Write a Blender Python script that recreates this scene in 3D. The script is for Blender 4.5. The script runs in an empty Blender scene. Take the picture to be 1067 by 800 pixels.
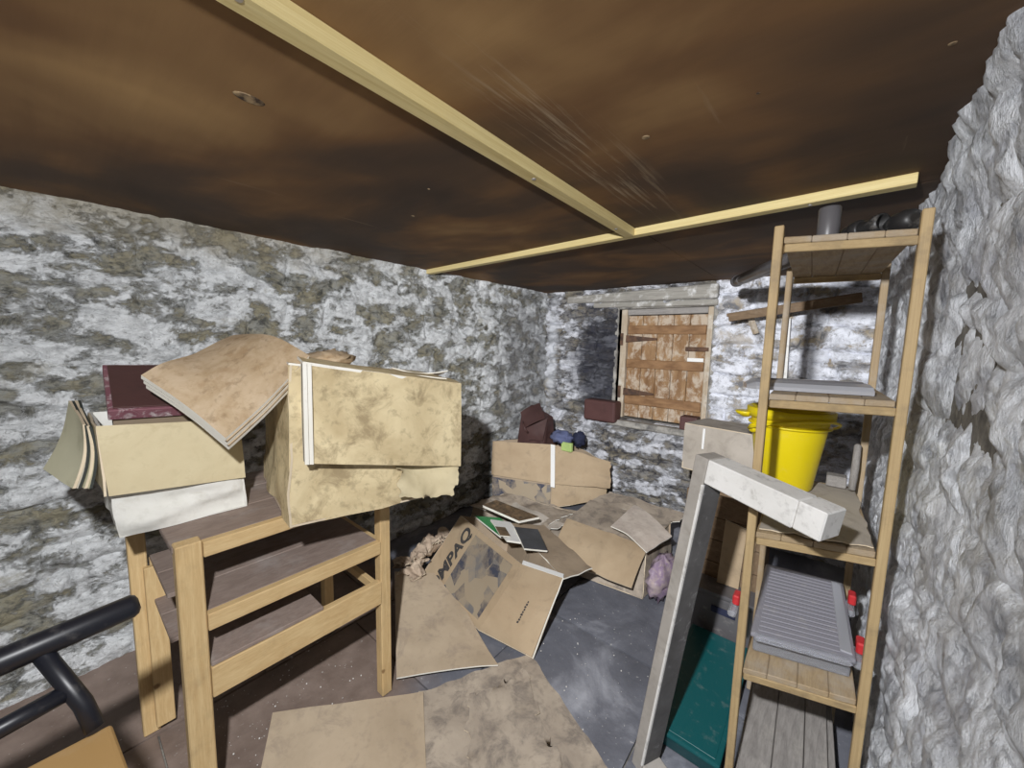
import bpy, bmesh, math, random
import numpy as np
from mathutils import Vector, Matrix

random.seed(7)
S = bpy.context.scene
COL = S.collection
PI = math.pi

# ------------------------------------------------------------------ camera
F_PX = 400.0                                   # ultra wide phone lens, frame 1067 px wide
cam_d = bpy.data.cameras.new('camera'); cam = bpy.data.objects.new('camera', cam_d); COL.objects.link(cam)
cam_d.sensor_fit = 'HORIZONTAL'; cam_d.sensor_width = 36.0; cam_d.lens = 36.0*F_PX/1067.0
cam_d.clip_start = 0.02
yaw, pitch, roll = math.radians(39.7), math.radians(6.2), math.radians(1.3)
fw = Vector((-math.sin(yaw)*math.cos(pitch), math.cos(yaw)*math.cos(pitch), -math.sin(pitch)))
r0 = Vector((math.cos(yaw), math.sin(yaw), 0)); u0 = r0.cross(fw)
rt = r0*math.cos(roll)+u0*math.sin(roll); up = rt.cross(fw)
M = Matrix((rt, up, -fw)).transposed().to_4x4(); M.translation = Vector((0, 0, 1.40))
cam.matrix_world = M
S.camera = cam

# ------------------------------------------------------------------ world, light, exposure
W = bpy.data.worlds.new('world'); S.world = W; W.use_nodes = True
W.node_tree.nodes['Background'].inputs[0].default_value = (0.5, 0.55, 0.65, 1)
W.node_tree.nodes['Background'].inputs[1].default_value = 0.05
def lamp(name, loc, power, radius, falloff, col):
    d = bpy.data.lights.new(name, 'POINT'); d.energy = power; d.shadow_soft_size = radius; d.color = col
    d.use_nodes = True; nt = d.node_tree
    em = [n for n in nt.nodes if n.type == 'EMISSION'][0]
    lf = nt.nodes.new('ShaderNodeLightFalloff'); lf.inputs['Strength'].default_value = 1.0; lf.inputs['Smooth'].default_value = 0.15
    nt.links.new(lf.outputs[falloff], em.inputs['Strength'])
    o = bpy.data.objects.new(name, d); COL.objects.link(o); o.location = loc
    return o
lamp('hand_lamp', (-0.14, -0.12, 1.655), 44.0, 0.022, 'Constant', (0.97, 0.98, 1.0))
S.view_settings.view_transform = 'Standard'; S.view_settings.look = 'None'
S.view_settings.gamma = 1.0; S.view_settings.use_curve_mapping = False
S.view_settings.exposure = 0.0

# ------------------------------------------------------------------ noise
_rng = np.random.RandomState(3)
_perm = np.tile(_rng.permutation(256), 3)
_grad = _rng.normal(size=(256, 3)); _grad /= np.linalg.norm(_grad, axis=1)[:, None]
def pn(x, y, z=0.0):
    x, y, z = np.broadcast_arrays(np.asarray(x, float), np.asarray(y, float), np.asarray(z, float))
    xi, yi, zi = np.floor(x).astype(int), np.floor(y).astype(int), np.floor(z).astype(int)
    xf, yf, zf = x-xi, y-yi, z-zi
    f = lambda t: t*t*t*(t*(t*6-15)+10)
    u, v, w = f(xf), f(yf), f(zf)
    def g(dx, dy, dz):
        h = _perm[_perm[_perm[(xi+dx) & 255]+((yi+dy) & 255)]+((zi+dz) & 255)]
        G = _grad[h]
        return G[..., 0]*(xf-dx)+G[..., 1]*(yf-dy)+G[..., 2]*(zf-dz)
    l = lambda a, b, t: a+(b-a)*t
    return l(l(l(g(0,0,0), g(1,0,0), u), l(g(0,1,0), g(1,1,0), u), v), l(l(g(0,0,1), g(1,0,1), u), l(g(0,1,1), g(1,1,1), u), v), w)*1.6
def fbm(x, y, z=0.0, o=4, g=0.5):
    s = 0; a = 1.0; k = 1.0
    for i in range(o):
        s = s+a*pn(np.asarray(x)*k+i*17.3, np.asarray(y)*k-i*9.1, np.asarray(z)*k+i*4.7); a *= g; k *= 2.03
    return s
def sstep(a, b, t):
    t = np.clip((t-a)/(b-a), 0, 1); return t*t*(3-2*t)

# ------------------------------------------------------------------ materials
MATS = {}
class NT:
    def __init__(s, name):
        s.m = bpy.data.materials.new(name); s.m.use_nodes = True; s.t = s.m.node_tree; s.b = s.t.nodes['Principled BSDF']; MATS[name] = s.m
        s.tc = s.t.nodes.new('ShaderNodeTexCoord')
    def co(s, kind='Object', scale=(1, 1, 1), loc=(0, 0, 0)):
        mp = s.t.nodes.new('ShaderNodeMapping'); s.t.links.new(s.tc.outputs[kind], mp.inputs[0])
        mp.inputs['Scale'].default_value = scale; mp.inputs['Location'].default_value = loc
        return mp.outputs[0]
    def noise(s, co, scale, detail=6, rough=0.6, dist=0.0):
        n = s.t.nodes.new('ShaderNodeTexNoise'); s.t.links.new(co, n.inputs['Vector'])
        n.inputs['Scale'].default_value = scale; n.inputs['Detail'].default_value = detail
        n.inputs['Roughness'].default_value = rough; n.inputs['Distortion'].default_value = dist
        return n.outputs['Fac']
    def voro(s, co, scale, feature='F1'):
        n = s.t.nodes.new('ShaderNodeTexVoronoi'); s.t.links.new(co, n.inputs['Vector']); n.feature = feature
        n.inputs['Scale'].default_value = scale; return n.outputs['Distance']
    def ramp(s, fac, stops, interp='LINEAR'):
        r = s.t.nodes.new('ShaderNodeValToRGB'); s.t.links.new(fac, r.inputs[0]); e = r.color_ramp.elements; r.color_ramp.interpolation = interp
        while len(e) < len(stops): e.new(0.5)
        for el, (p, c) in zip(e, stops):
            el.position = p; el.color = (c[0], c[1], c[2], 1) if not isinstance(c, (int, float)) else (c, c, c, 1)
        return r.outputs[0]
    def mix(s, fac, a, b, mode='MIX'):
        n = s.t.nodes.new('ShaderNodeMix'); n.data_type = 'RGBA'; n.blend_type = mode
        for sock, v in ((n.inputs[0], fac), (n.inputs[6], a), (n.inputs[7], b)):
            if hasattr(v, 'is_linked'): s.t.links.new(v, sock)
            elif isinstance(v, (int, float)): sock.default_value = v
            else: sock.default_value = (v[0], v[1], v[2], 1)
        return n.outputs[2]
    def math(s, op, a, b=0.0):
        n = s.t.nodes.new('ShaderNodeMath'); n.operation = op
        for sock, v in ((n.inputs[0], a), (n.inputs[1], b)):
            if hasattr(v, 'is_linked'): s.t.links.new(v, sock)
            else: sock.default_value = v
        return n.outputs[0]
    def dist_to(s, co, p, sc=(1, 1, 1)):
        # distance from a place on the surface, for stains that have their own spot
        mp = s.t.nodes.new('ShaderNodeMapping'); s.t.links.new(co, mp.inputs[0])
        mp.inputs['Scale'].default_value = sc; mp.inputs['Location'].default_value = tuple(-a*b for a, b in zip(p, sc))
        n = s.t.nodes.new('ShaderNodeVectorMath'); n.operation = 'LENGTH'; s.t.links.new(mp.outputs[0], n.inputs[0])
        return n.outputs['Value']
    def out(s, color, rough=0.8, bump=None, bstr=0.3, bdist=0.01, spec=0.3, metal=0.0):
        if hasattr(color, 'is_linked'): s.t.links.new(color, s.b.inputs['Base Color'])
        else: s.b.inputs['Base Color'].default_value = (*color, 1)
        if hasattr(rough, 'is_linked'): s.t.links.new(rough, s.b.inputs['Roughness'])
        else: s.b.inputs['Roughness'].default_value = rough
        s.b.inputs['Specular IOR Level'].default_value = spec; s.b.inputs['Metallic'].default_value = metal
        if bump is not None:
            n = s.t.nodes.new('ShaderNodeBump'); n.inputs['Strength'].default_value = bstr; n.inputs['Distance'].default_value = bdist
            s.t.links.new(bump, n.inputs['Height']); s.t.links.new(n.outputs[0], s.b.inputs['Normal'])
        return s.m

def lime_wall(name, stretch, white, grey, tan, dark, wlo, whi, tanlo, rough=0.75, spec=0.35, soot=None, bstr=0.6, tank=0.6, darklo=0.52):
    """whitewash coat over stone; the 'coat' attribute is the thickness of the coat modelled in the mesh"""
    n = NT(name); co = n.co('Object', stretch)
    at = n.t.nodes.new('ShaderNodeAttribute'); at.attribute_name = 'coat'; coat = at.outputs['Fac']
    fine = n.noise(co, 26, 9, 0.76, 0.6); mid_ = n.noise(co, 9.0, 8, 0.72, 0.6)
    m0 = n.math('ADD', n.math('MULTIPLY', coat, 0.27), n.math('ADD', n.math('MULTIPLY', fine, 0.45), n.math('MULTIPLY', mid_, 0.55)))
    m = n.ramp(m0, [(wlo, 0), (whi, 1)])
    stone = n.mix(n.ramp(n.noise(co, 5.5, 6, 0.6), [(0.42, 0), (0.6, 1)]), grey, tan)
    stone = n.mix(n.ramp(n.noise(co, 12, 6, 0.7, 0.5), [(darklo-0.06, 0), (darklo+0.08, 1)]), stone, dark)
    lime = n.mix(n.ramp(n.noise(co, 13, 7, 0.75, 0.4), [(0.36, 0), (0.56, 1)]), tuple(c*0.60 for c in white), white)
    colr = n.mix(m, stone, lime)
    warm = n.ramp(n.noise(n.co('Object', stretch, (9, 4, 2)), 3.0, 7, 0.66), [(tanlo, 0), (tanlo+0.07, 1)])
    colr = n.mix(n.math('MULTIPLY', warm, tank), colr, tan)
    crack = n.ramp(n.noise(n.co('Object', stretch, (2, 8, 5)), 30, 5, 0.75, 0.8), [(0.56, 0), (0.64, 1)])
    colr = n.mix(n.math('MULTIPLY', crack, 0.55), colr, dark)
    if soot:
        oc = n.tc.outputs['Object']
        for p, sc, r1, r2, c, k in soot:
            d = n.math('ADD', n.dist_to(oc, p, sc), n.math('MULTIPLY', n.noise(co, 6, 6, 0.7), 0.8))
            colr = n.mix(n.math('MULTIPLY', n.ramp(d, [(r1, 1), (r2, 0)]), k), colr, c)
    bm_ = n.math('ADD', n.math('MULTIPLY', fine, 1.0), n.math('ADD', n.math('MULTIPLY', m, 0.35), n.math('MULTIPLY', n.noise(co, 75, 5, 0.7), 0.4)))
    n.out(colr, rough, bm_, bstr, 0.022, spec)
lime_wall('lime_left', (2.2, 1.35, 2.0), (0.86, 0.88, 0.89), (0.35, 0.35, 0.32), (0.33, 0.30, 0.21), (0.10, 0.10, 0.088), 0.410, 0.515, 0.59, bstr=1.0, tank=0.55, darklo=0.54,
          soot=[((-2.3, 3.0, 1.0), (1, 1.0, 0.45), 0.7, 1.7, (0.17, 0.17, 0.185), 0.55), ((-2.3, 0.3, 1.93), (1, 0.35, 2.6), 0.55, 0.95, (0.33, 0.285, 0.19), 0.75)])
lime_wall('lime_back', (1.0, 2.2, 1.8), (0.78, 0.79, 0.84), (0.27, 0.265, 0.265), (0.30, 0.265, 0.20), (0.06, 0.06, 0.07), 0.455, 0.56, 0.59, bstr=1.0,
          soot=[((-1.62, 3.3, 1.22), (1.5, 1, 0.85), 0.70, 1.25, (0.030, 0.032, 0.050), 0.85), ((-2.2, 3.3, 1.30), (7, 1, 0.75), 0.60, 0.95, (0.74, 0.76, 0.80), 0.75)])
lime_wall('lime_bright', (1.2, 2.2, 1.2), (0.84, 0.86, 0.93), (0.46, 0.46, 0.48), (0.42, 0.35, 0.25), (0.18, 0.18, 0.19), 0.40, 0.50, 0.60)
lime_wall('lime_right', (2.2, 1.1, 0.75), (0.92, 0.95, 1.0), (0.60, 0.62, 0.68), (0.52, 0.52, 0.52), (0.17, 0.18, 0.21), 0.39, 0.56, 0.66, 0.28, 1.0, bstr=0.75, darklo=0.57)
n = NT('mortar'); n.out(n.ramp(n.noise(n.co(), 9, 8, 0.7), [(0.35, (0.06, 0.055, 0.05)), (0.7, (0.34, 0.32, 0.28))]), 0.9, n.noise(n.co(), 30, 6), 0.6)

n = NT('plywood'); co = n.co('Object', (1.0, 1.25, 1)); a = n.noise(co, 1.25, 3, 0.5, 0.7); b = n.noise(n.co('Object', (1.4, 1.8, 1), (5, 2, 0)), 2.0, 3, 0.5, 0.8)
f_ = n.math('ADD', n.math('MULTIPLY', a, 0.72), n.math('MULTIPLY', b, 0.28))
oc = n.tc.outputs['Object']
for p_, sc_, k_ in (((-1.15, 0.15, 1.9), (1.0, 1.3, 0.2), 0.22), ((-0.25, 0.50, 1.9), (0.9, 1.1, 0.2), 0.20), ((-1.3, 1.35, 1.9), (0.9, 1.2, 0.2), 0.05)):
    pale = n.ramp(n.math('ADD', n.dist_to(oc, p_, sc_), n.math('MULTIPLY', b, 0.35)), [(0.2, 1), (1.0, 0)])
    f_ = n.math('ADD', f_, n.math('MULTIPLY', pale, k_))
c_ = n.ramp(f_, [(0.40, (0.068, 0.046, 0.033)), (0.50, (0.098, 0.062, 0.039)), (0.60, (0.185, 0.102, 0.048)), (0.80, (0.39, 0.243, 0.108))])
grain = n.ramp(n.noise(n.co('Object', (1.0, 9, 1)), 5, 4, 0.55), [(0.3, 0.95), (0.7, 1.03)])
scr = n.ramp(n.noise(n.co('Object', (9, 0.7, 1), (1.3, 0, 0)), 2.4, 4, 0.65), [(0.68, 0), (0.78, 1)])
wipe = n.math('MULTIPLY', n.ramp(n.dist_to(oc, (-0.54, 1.02, 1.9), (8, 1.3, 0.2)), [(0.45, 1), (0.9, 0)]), n.ramp(n.noise(n.co('Object', (26, 1.0, 1), (3, 0, 0)), 2.2, 5, 0.7), [(0.52, 0), (0.66, 1)]))
c_ = n.mix(1.0, c_, grain, 'MULTIPLY'); c_ = n.mix(n.math('MULTIPLY', scr, 0.30), c_, (0.36, 0.27, 0.18)); c_ = n.mix(n.math('MULTIPLY', wipe, 0.6), c_, (0.42, 0.33, 0.22))
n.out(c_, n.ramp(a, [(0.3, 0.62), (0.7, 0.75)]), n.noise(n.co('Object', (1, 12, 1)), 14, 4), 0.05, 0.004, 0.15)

def wood(name, c1, c2, dirt=(0.2, 0.14, 0.08), dk=0.25, rough=0.6, knots=True, dlo=0.55):
    n = NT(name); g = n.co('Generated', (1, 1, 1)); a = n.noise(g, 5, 6, 0.6, 0.8)
    fine = n.noise(g, 16, 5, 0.65, 0.3)
    c = n.ramp(n.math('ADD', n.math('MULTIPLY', a, 0.55), n.math('MULTIPLY', fine, 0.45)), [(0.35, c1), (0.66, c2)])
    d = n.ramp(n.noise(n.co('Object'), 9, 7, 0.65), [(dlo, 0), (dlo+0.17, 1)])
    c = n.mix(n.math('MULTIPLY', d, dk), c, dirt)
    if knots:
        k = n.ramp(n.voro(n.co('Object', (1, 1, 1), (0.3, 0.7, 0.2)), 7.0), [(0.045, 1), (0.085, 0)])
        c = n.mix(n.math('MULTIPLY', k, 0.7), c, (0.13, 0.06, 0.02))
    n.out(c, rough, n.math('ADD', fine, n.math('MULTIPLY', n.noise(n.co('Object'), 60, 4), 0.5)), 0.15, 0.004, 0.3)
wood('pine', (0.50, 0.335, 0.155), (0.64, 0.475, 0.25))
wood('pine_batten', (0.60, 0.47, 0.20), (0.78, 0.66, 0.34), dk=0.1, knots=False)
wood('rack_pine', (0.36, 0.25, 0.125), (0.50, 0.375, 0.20), (0.20, 0.15, 0.095), dk=0.55, dlo=0.5)
wood('rack_slat', (0.28, 0.20, 0.12), (0.46, 0.35, 0.21), (0.42, 0.38, 0.33), 0.5, 0.7, False, 0.45)
wood('dusty_board', (0.20, 0.15, 0.125), (0.30, 0.235, 0.20), (0.42, 0.39, 0.37), 0.35, 0.8, False, 0.52)
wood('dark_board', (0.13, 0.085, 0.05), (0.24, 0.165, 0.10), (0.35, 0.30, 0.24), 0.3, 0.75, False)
wood('grey_board', (0.20, 0.185, 0.175), (0.34, 0.32, 0.30), (0.50, 0.47, 0.42), 0.4, 0.8, False, 0.56)
wood('lintel_wood', (0.20, 0.19, 0.17), (0.38, 0.36, 0.32), (0.75, 0.75, 0.74), 0.9, 0.8, False, 0.53)
wood('frame_wood', (0.33, 0.26, 0.18), (0.55, 0.46, 0.35), (0.70, 0.68, 0.62), 0.6, 0.75, False, 0.5)
n = NT('shutter_wood'); co = n.co('Object', (1.6, 1, 0.9)); a = n.noise(co, 8, 8, 0.7, 0.5)
c_ = n.ramp(n.noise(n.co('Object', (3, 1, 0.7)), 5, 5, 0.6), [(0.35, (0.19, 0.10, 0.045)), (0.65, (0.33, 0.205, 0.105))])
c_ = n.mix(n.ramp(a, [(0.47, 0), (0.58, 0.85)]), c_, (0.50, 0.42, 0.33)); n.out(c_, 0.75, a, 0.3, 0.006)
n = NT('ledge_wood'); c_ = n.ramp(n.noise(n.co('Object', (1, 1, 3)), 9, 6, 0.6), [(0.35, (0.17, 0.088, 0.04)), (0.65, (0.29, 0.165, 0.08))]); n.out(c_, 0.7)
n = NT('reveal'); n.out(n.ramp(n.noise(n.co(), 11, 8, 0.7), [(0.35, (0.12, 0.115, 0.11)), (0.65, (0.42, 0.40, 0.36))]), 0.85, n.noise(n.co(), 30, 6), 0.5)
n = NT('iron'); n.out(n.ramp(n.noise(n.co(), 20, 6), [(0.35, (0.05, 0.032, 0.025)), (0.65, (0.14, 0.075, 0.045))]), 0.75, n.noise(n.co(), 60), 0.3, 0.003)

def card(name, c1, c2, stain, slo=0.54, dk=0.6, rough=0.85, spots=0.0, scale=4.0):
    n = NT(name); co = n.co('Object', (1, 1, 1), (random.random()*9, random.random()*9, 0)); a = n.noise(co, scale, 6, 0.62, 0.4)
    c = n.ramp(a, [(0.3, c1), (0.68, c2)])
    c = n.mix(n.math('MULTIPLY', n.ramp(n.noise(co, scale*2.4, 7, 0.7, 0.5), [(slo, 0), (slo+0.16, 1)]), dk), c, stain)
    if spots:
        c = n.mix(n.math('MULTIPLY', n.ramp(n.noise(co, 34, 4, 0.6), [(0.55, 0), (0.68, 1)]), spots), c, tuple(x*0.6 for x in stain))
    n.out(c, rough, n.noise(co, 40, 5, 0.65), 0.12, 0.004, 0.25)
card('card_tan', (0.37, 0.275, 0.175), (0.46, 0.355, 0.235), (0.26, 0.20, 0.135))
card('card_brown', (0.31, 0.24, 0.165), (0.41, 0.32, 0.23), (0.25, 0.20, 0.15), 0.5)
card('card_mould', (0.50, 0.39, 0.22), (0.80, 0.68, 0.43), (0.27, 0.20, 0.11), 0.50, 0.72, 0.85, 0.35, 5)
card('card_cream', (0.52, 0.435, 0.27), (0.62, 0.54, 0.355), (0.40, 0.325, 0.19), 0.54, 0.5, 0.85, 0.1)
card('card_peach', (0.40, 0.28, 0.155), (0.64, 0.51, 0.36), (0.36, 0.235, 0.125), 0.50, 0.6, 0.85, 0.45, 8)
card('card_floor', (0.38, 0.30, 0.21), (0.49, 0.395, 0.285), (0.27, 0.215, 0.17), 0.52, 0.65, 0.85, 0.15, 3.5)
card('card_damp', (0.30, 0.25, 0.20), (0.46, 0.39, 0.31), (0.17, 0.145, 0.125), 0.47, 0.75, 0.7, 0.2, 5)
card('card_grey', (0.36, 0.32, 0.27), (0.50, 0.45, 0.39), (0.24, 0.21, 0.18), 0.5, 0.5)
card('paper_pale', (0.72, 0.66, 0.56), (0.84, 0.80, 0.70), (0.50, 0.43, 0.34), 0.56, 0.4)
card('paper_grey', (0.50, 0.43, 0.37), (0.62, 0.55, 0.48), (0.40, 0.33, 0.28), 0.5, 0.5, 0.9, 0.2, 12)
card('page_green', (0.50, 0.48, 0.33), (0.60, 0.58, 0.42), (0.36, 0.34, 0.22))
card('white_cloth', (0.58, 0.57, 0.52), (0.72, 0.71, 0.67), (0.46, 0.43, 0.36), 0.55, 0.5, 0.8, 0.15, 7)
card('edge_white', (0.82, 0.79, 0.70), (0.90, 0.88, 0.81), (0.62, 0.56, 0.46))
card('edge_tan', (0.60, 0.50, 0.36), (0.70, 0.60, 0.45), (0.40, 0.32, 0.22))
card('dark_binding', (0.03, 0.035, 0.03), (0.05, 0.055, 0.05), (0.02, 0.02, 0.02))
n = NT('print_grey'); v_ = n.t.nodes.new('ShaderNodeTexVoronoi'); n.t.links.new(n.co('Object', (1, 1, 1), (2, 3, 1)), v_.inputs['Vector']); v_.inputs['Scale'].default_value = 15
sp = n.t.nodes.new('ShaderNodeSeparateColor'); n.t.links.new(v_.outputs['Color'], sp.inputs[0])
c_ = n.ramp(sp.outputs[0], [(0.0, (0.055, 0.06, 0.085)), (0.30, (0.16, 0.155, 0.155)), (0.52, (0.34, 0.28, 0.20)), (0.80, (0.24, 0.215, 0.185))], 'CONSTANT')
n.out(n.mix(n.ramp(n.noise(n.co(), 9, 7, 0.7), [(0.42, 0), (0.62, 0.8)]), c_, (0.33, 0.265, 0.185)), 0.85)
card('print_ink', (0.035, 0.035, 0.04), (0.07, 0.065, 0.06), (0.12, 0.10, 0.08))
card('maroon', (0.072, 0.034, 0.032), (0.105, 0.050, 0.046), (0.06, 0.032, 0.03), 0.55, 0.5, 0.55)
card('maroon_flaked', (0.18, 0.07, 0.09), (0.26, 0.12, 0.14), (0.62, 0.56, 0.56), 0.52, 0.9, 0.7, 0, 14)
card('leather', (0.052, 0.027, 0.025), (0.080, 0.041, 0.038), (0.12, 0.07, 0.062), 0.56, 0.4, 0.45)
card('blue_cloth', (0.06, 0.075, 0.16), (0.16, 0.18, 0.30), (0.03, 0.035, 0.08))
card('navy', (0.015, 0.018, 0.04), (0.03, 0.035, 0.07), (0.01, 0.01, 0.02))
card('lime_green', (0.38, 0.52, 0.16), (0.46, 0.60, 0.22), (0.3, 0.4, 0.15))
card('cover_green', (0.02, 0.22, 0.06), (0.03, 0.30, 0.09), (0.02, 0.15, 0.05), 0.6, 0.4, 0.4)
card('cover_brown', (0.06, 0.045, 0.03), (0.26, 0.17, 0.09), (0.03, 0.025, 0.02), 0.48, 0.8, 0.4, 0, 16)
card('cover_white', (0.80, 0.80, 0.78), (0.86, 0.86, 0.84), (0.7, 0.69, 0.66), 0.6, 0.3, 0.4)
card('cover_dark', (0.04, 0.045, 0.05), (0.08, 0.085, 0.10), (0.02, 0.02, 0.02), 0.5, 0.5, 0.4)
card('purple_film', (0.20, 0.13, 0.24), (0.36, 0.29, 0.34), (0.46, 0.38, 0.34), 0.45, 0.7, 0.4, 0, 9)
card('crumple', (0.30, 0.22, 0.16), (0.52, 0.42, 0.32), (0.16, 0.12, 0.09), 0.48, 0.7, 0.85, 0, 9)
card('white_paint', (0.70, 0.69, 0.66), (0.82, 0.81, 0.79), (0.34, 0.32, 0.29), 0.57, 0.75, 0.65, 0.3, 8)
card('grey_paint', (0.33, 0.305, 0.275), (0.45, 0.42, 0.385), (0.28, 0.255, 0.22), 0.5, 0.6, 0.7, 0.2, 6)
card('bare_grey', (0.085, 0.082, 0.082), (0.14, 0.137, 0.137), (0.42, 0.42, 0.44), 0.58, 0.7, 0.7, 0.1, 9)
def plastic(name, c, rough=0.4, dust=0.25, dc=(0.5, 0.47, 0.43), spec=0.5, metal=0.0):
    n = NT(name); d = n.ramp(n.noise(n.co(), 22, 7, 0.7), [(0.56, 0), (0.74, dust)])
    n.out(n.mix(d, c, dc), rough, n.noise(n.co(), 30, 3), 0.05, 0.003, spec, metal)
plastic('yellow', (0.78, 0.62, 0.006), 0.38, 0.12)
plastic('teal', (0.004, 0.075, 0.085), 0.45, 0.12)
plastic('teal_lid', (0.004, 0.085, 0.092), 0.45, 0.18)
plastic('black_tube', (0.012, 0.013, 0.019), 0.38, 0.15)
plastic('black_matt', (0.022, 0.021, 0.021), 0.45, 0.35)
plastic('grey_pipe', (0.105, 0.10, 0.105), 0.38, 0.35)
plastic('silver_sheet', (0.50, 0.51, 0.55), 0.25, 0.25, metal=0.35)
plastic('lid_grey', (0.27, 0.265, 0.30), 0.36, 0.45)
plastic('red', (0.55, 0.03, 0.035), 0.4, 0.1)
plastic('white_trim', (0.78, 0.78, 0.76), 0.5, 0.3)
plastic('stool_tan', (0.40, 0.245, 0.095), 0.6, 0.1)
n = NT('clear_plastic'); n.out((0.78, 0.80, 0.86), 0.15); n.b.inputs['Transmission Weight'].default_value = 0.75; n.b.inputs['IOR'].default_value = 1.3
n = NT('flag'); co = n.co(); a = n.noise(co, 2.6, 8, 0.62, 0.5)
c_ = n.ramp(a, [(0.32, (0.085, 0.088, 0.105)), (0.52, (0.145, 0.15, 0.175)), (0.70, (0.36, 0.37, 0.41))])
brown = n.ramp(n.math('ADD', n.dist_to(oc if False else n.tc.outputs['Object'], (-2.0, 0.2, 0), (0.75, 0.75, 1)), n.math('MULTIPLY', n.noise(co, 3, 5), 0.3)), [(0.85, 1), (1.05, 0)])
c_ = n.mix(brown, c_, n.ramp(n.noise(co, 8, 6), [(0.3, (0.145, 0.105, 0.085)), (0.7, (0.235, 0.18, 0.15))]))
c_ = n.mix(n.math('MULTIPLY', n.ramp(n.noise(co, 55, 4), [(0.66, 0), (0.72, 1)]), 0.6), c_, (0.55, 0.54, 0.52))
n.out(c_, 0.6, n.math('ADD', a, n.math('MULTIPLY', n.noise(co, 28, 6), 0.35)), 0.4, 0.02, 0.4)
n = NT('crumb'); n.out((0.62, 0.60, 0.57), 0.9)
n = NT('screw'); n.out((0.55, 0.53, 0.50), 0.35, metal=0.6)
n = NT('knot'); n.out(n.ramp(n.noise(n.co(), 40, 4), [(0.4, (0.05, 0.03, 0.02)), (0.6, (0.35, 0.25, 0.14))]), 0.6)

# ------------------------------------------------------------------ builders
def wloc(o):
    p = Vector((0, 0, 0))
    while o is not None: p += o.location; o = o.parent
    return p
def link(name, me, mats, parent=None, loc=(0, 0, 0)):
    o = bpy.data.objects.new(name, me); COL.objects.link(o)
    for m in (mats if isinstance(mats, (list, tuple)) else [mats]): me.materials.append(MATS[m])
    if parent is not None: o.parent = parent
    return o
def obj(name, V, Fc, mats, parent=None, smooth=False, mi=None, base=None):
    """one mesh object; V in world coordinates, kept relative to its parent (or to its own base when top-level)"""
    V = np.asarray(V, float)
    if parent is not None: b = wloc(parent)
    else: b = Vector(base) if base is not None else Vector((0, 0, 0))
    me = bpy.data.meshes.new(name)
    me.from_pydata([(v[0]-b.x, v[1]-b.y, v[2]-b.z) for v in V], [], [tuple(int(i) for i in f) for f in Fc])
    if smooth is True: me.polygons.foreach_set('use_smooth', [True]*len(me.polygons))
    elif smooth is not False: me.polygons.foreach_set('use_smooth', [bool(s) for s in smooth])
    if mi is not None: me.polygons.foreach_set('material_index', [int(i) for i in mi])
    o = link(name, me, mats, parent)
    if parent is None and base is not None: o.location = base
    return o
def frombm(name, bm, mats, parent=None, smooth=False, base=None):
    bmesh.ops.recalc_face_normals(bm, faces=bm.faces)
    b = wloc(parent) if parent is not None else Vector(base or (0, 0, 0))
    bmesh.ops.translate(bm, verts=bm.verts, vec=-b)
    me = bpy.data.meshes.new(name); bm.to_mesh(me); bm.free()
    if smooth: me.polygons.foreach_set('use_smooth', [True]*len(me.polygons))
    o = link(name, me, mats, parent)
    if parent is None and base is not None: o.location = base
    return o
def tag(o, label, cat, group=None):
    o['label'] = label; o['category'] = cat
    if group: o['group'] = group
    return o
def thing(name, loc, label, cat, group=None):
    o = bpy.data.objects.new(name, None); COL.objects.link(o); o.location = loc; o.empty_display_size = 0.1
    return tag(o, label, cat, group)
def struct(o, label=None):
    o['kind'] = 'structure'
    if label: o['label'] = label
    return o
def lab(o, label): o['label'] = label; return o

HEXF = [(0, 3, 2, 1), (4, 5, 6, 7), (0, 1, 5, 4), (1, 2, 6, 5), (2, 3, 7, 6), (3, 0, 4, 7)]
def hexa(name, c8, mat, parent=None, bev=0.002, base=None, seg=1, smooth=False):
    bm = bmesh.new(); vs = [bm.verts.new(c) for c in c8]
    for f in HEXF: bm.faces.new([vs[i] for i in f])
    if bev: bmesh.ops.bevel(bm, geom=bm.edges[:], offset=bev, segments=seg, profile=0.6, affect='EDGES')
    return frombm(name, bm, mat, parent, smooth, base)
def box(name, x0, x1, y0, y1, z0, z1, mat, parent=None, bev=0.002, base=None, seg=1, smooth=False):
    return hexa(name, [(x0, y0, z0), (x1, y0, z0), (x1, y1, z0), (x0, y1, z0), (x0, y0, z1), (x1, y0, z1), (x1, y1, z1), (x0, y1, z1)], mat, parent, bev, base, seg, smooth)
def bar(name, p0, p1, w, h, mat, parent=None, upv=(0, 0, 1), bev=0.002, base=None):
    """a straight timber from p0 to p1 (centre line), w across, h along upv"""
    p0, p1 = Vector(p0), Vector(p1); d = (p1-p0).normalized(); s = d.cross(Vector(upv)).normalized()*(w/2); u = s.cross(d).normalized()*(h/2)
    c = [p0-s-u, p0+s-u, p1+s-u, p1-s-u, p0-s+u, p0+s+u, p1+s+u, p1-s+u]
    return hexa(name, c, mat, parent, bev, base)
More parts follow.
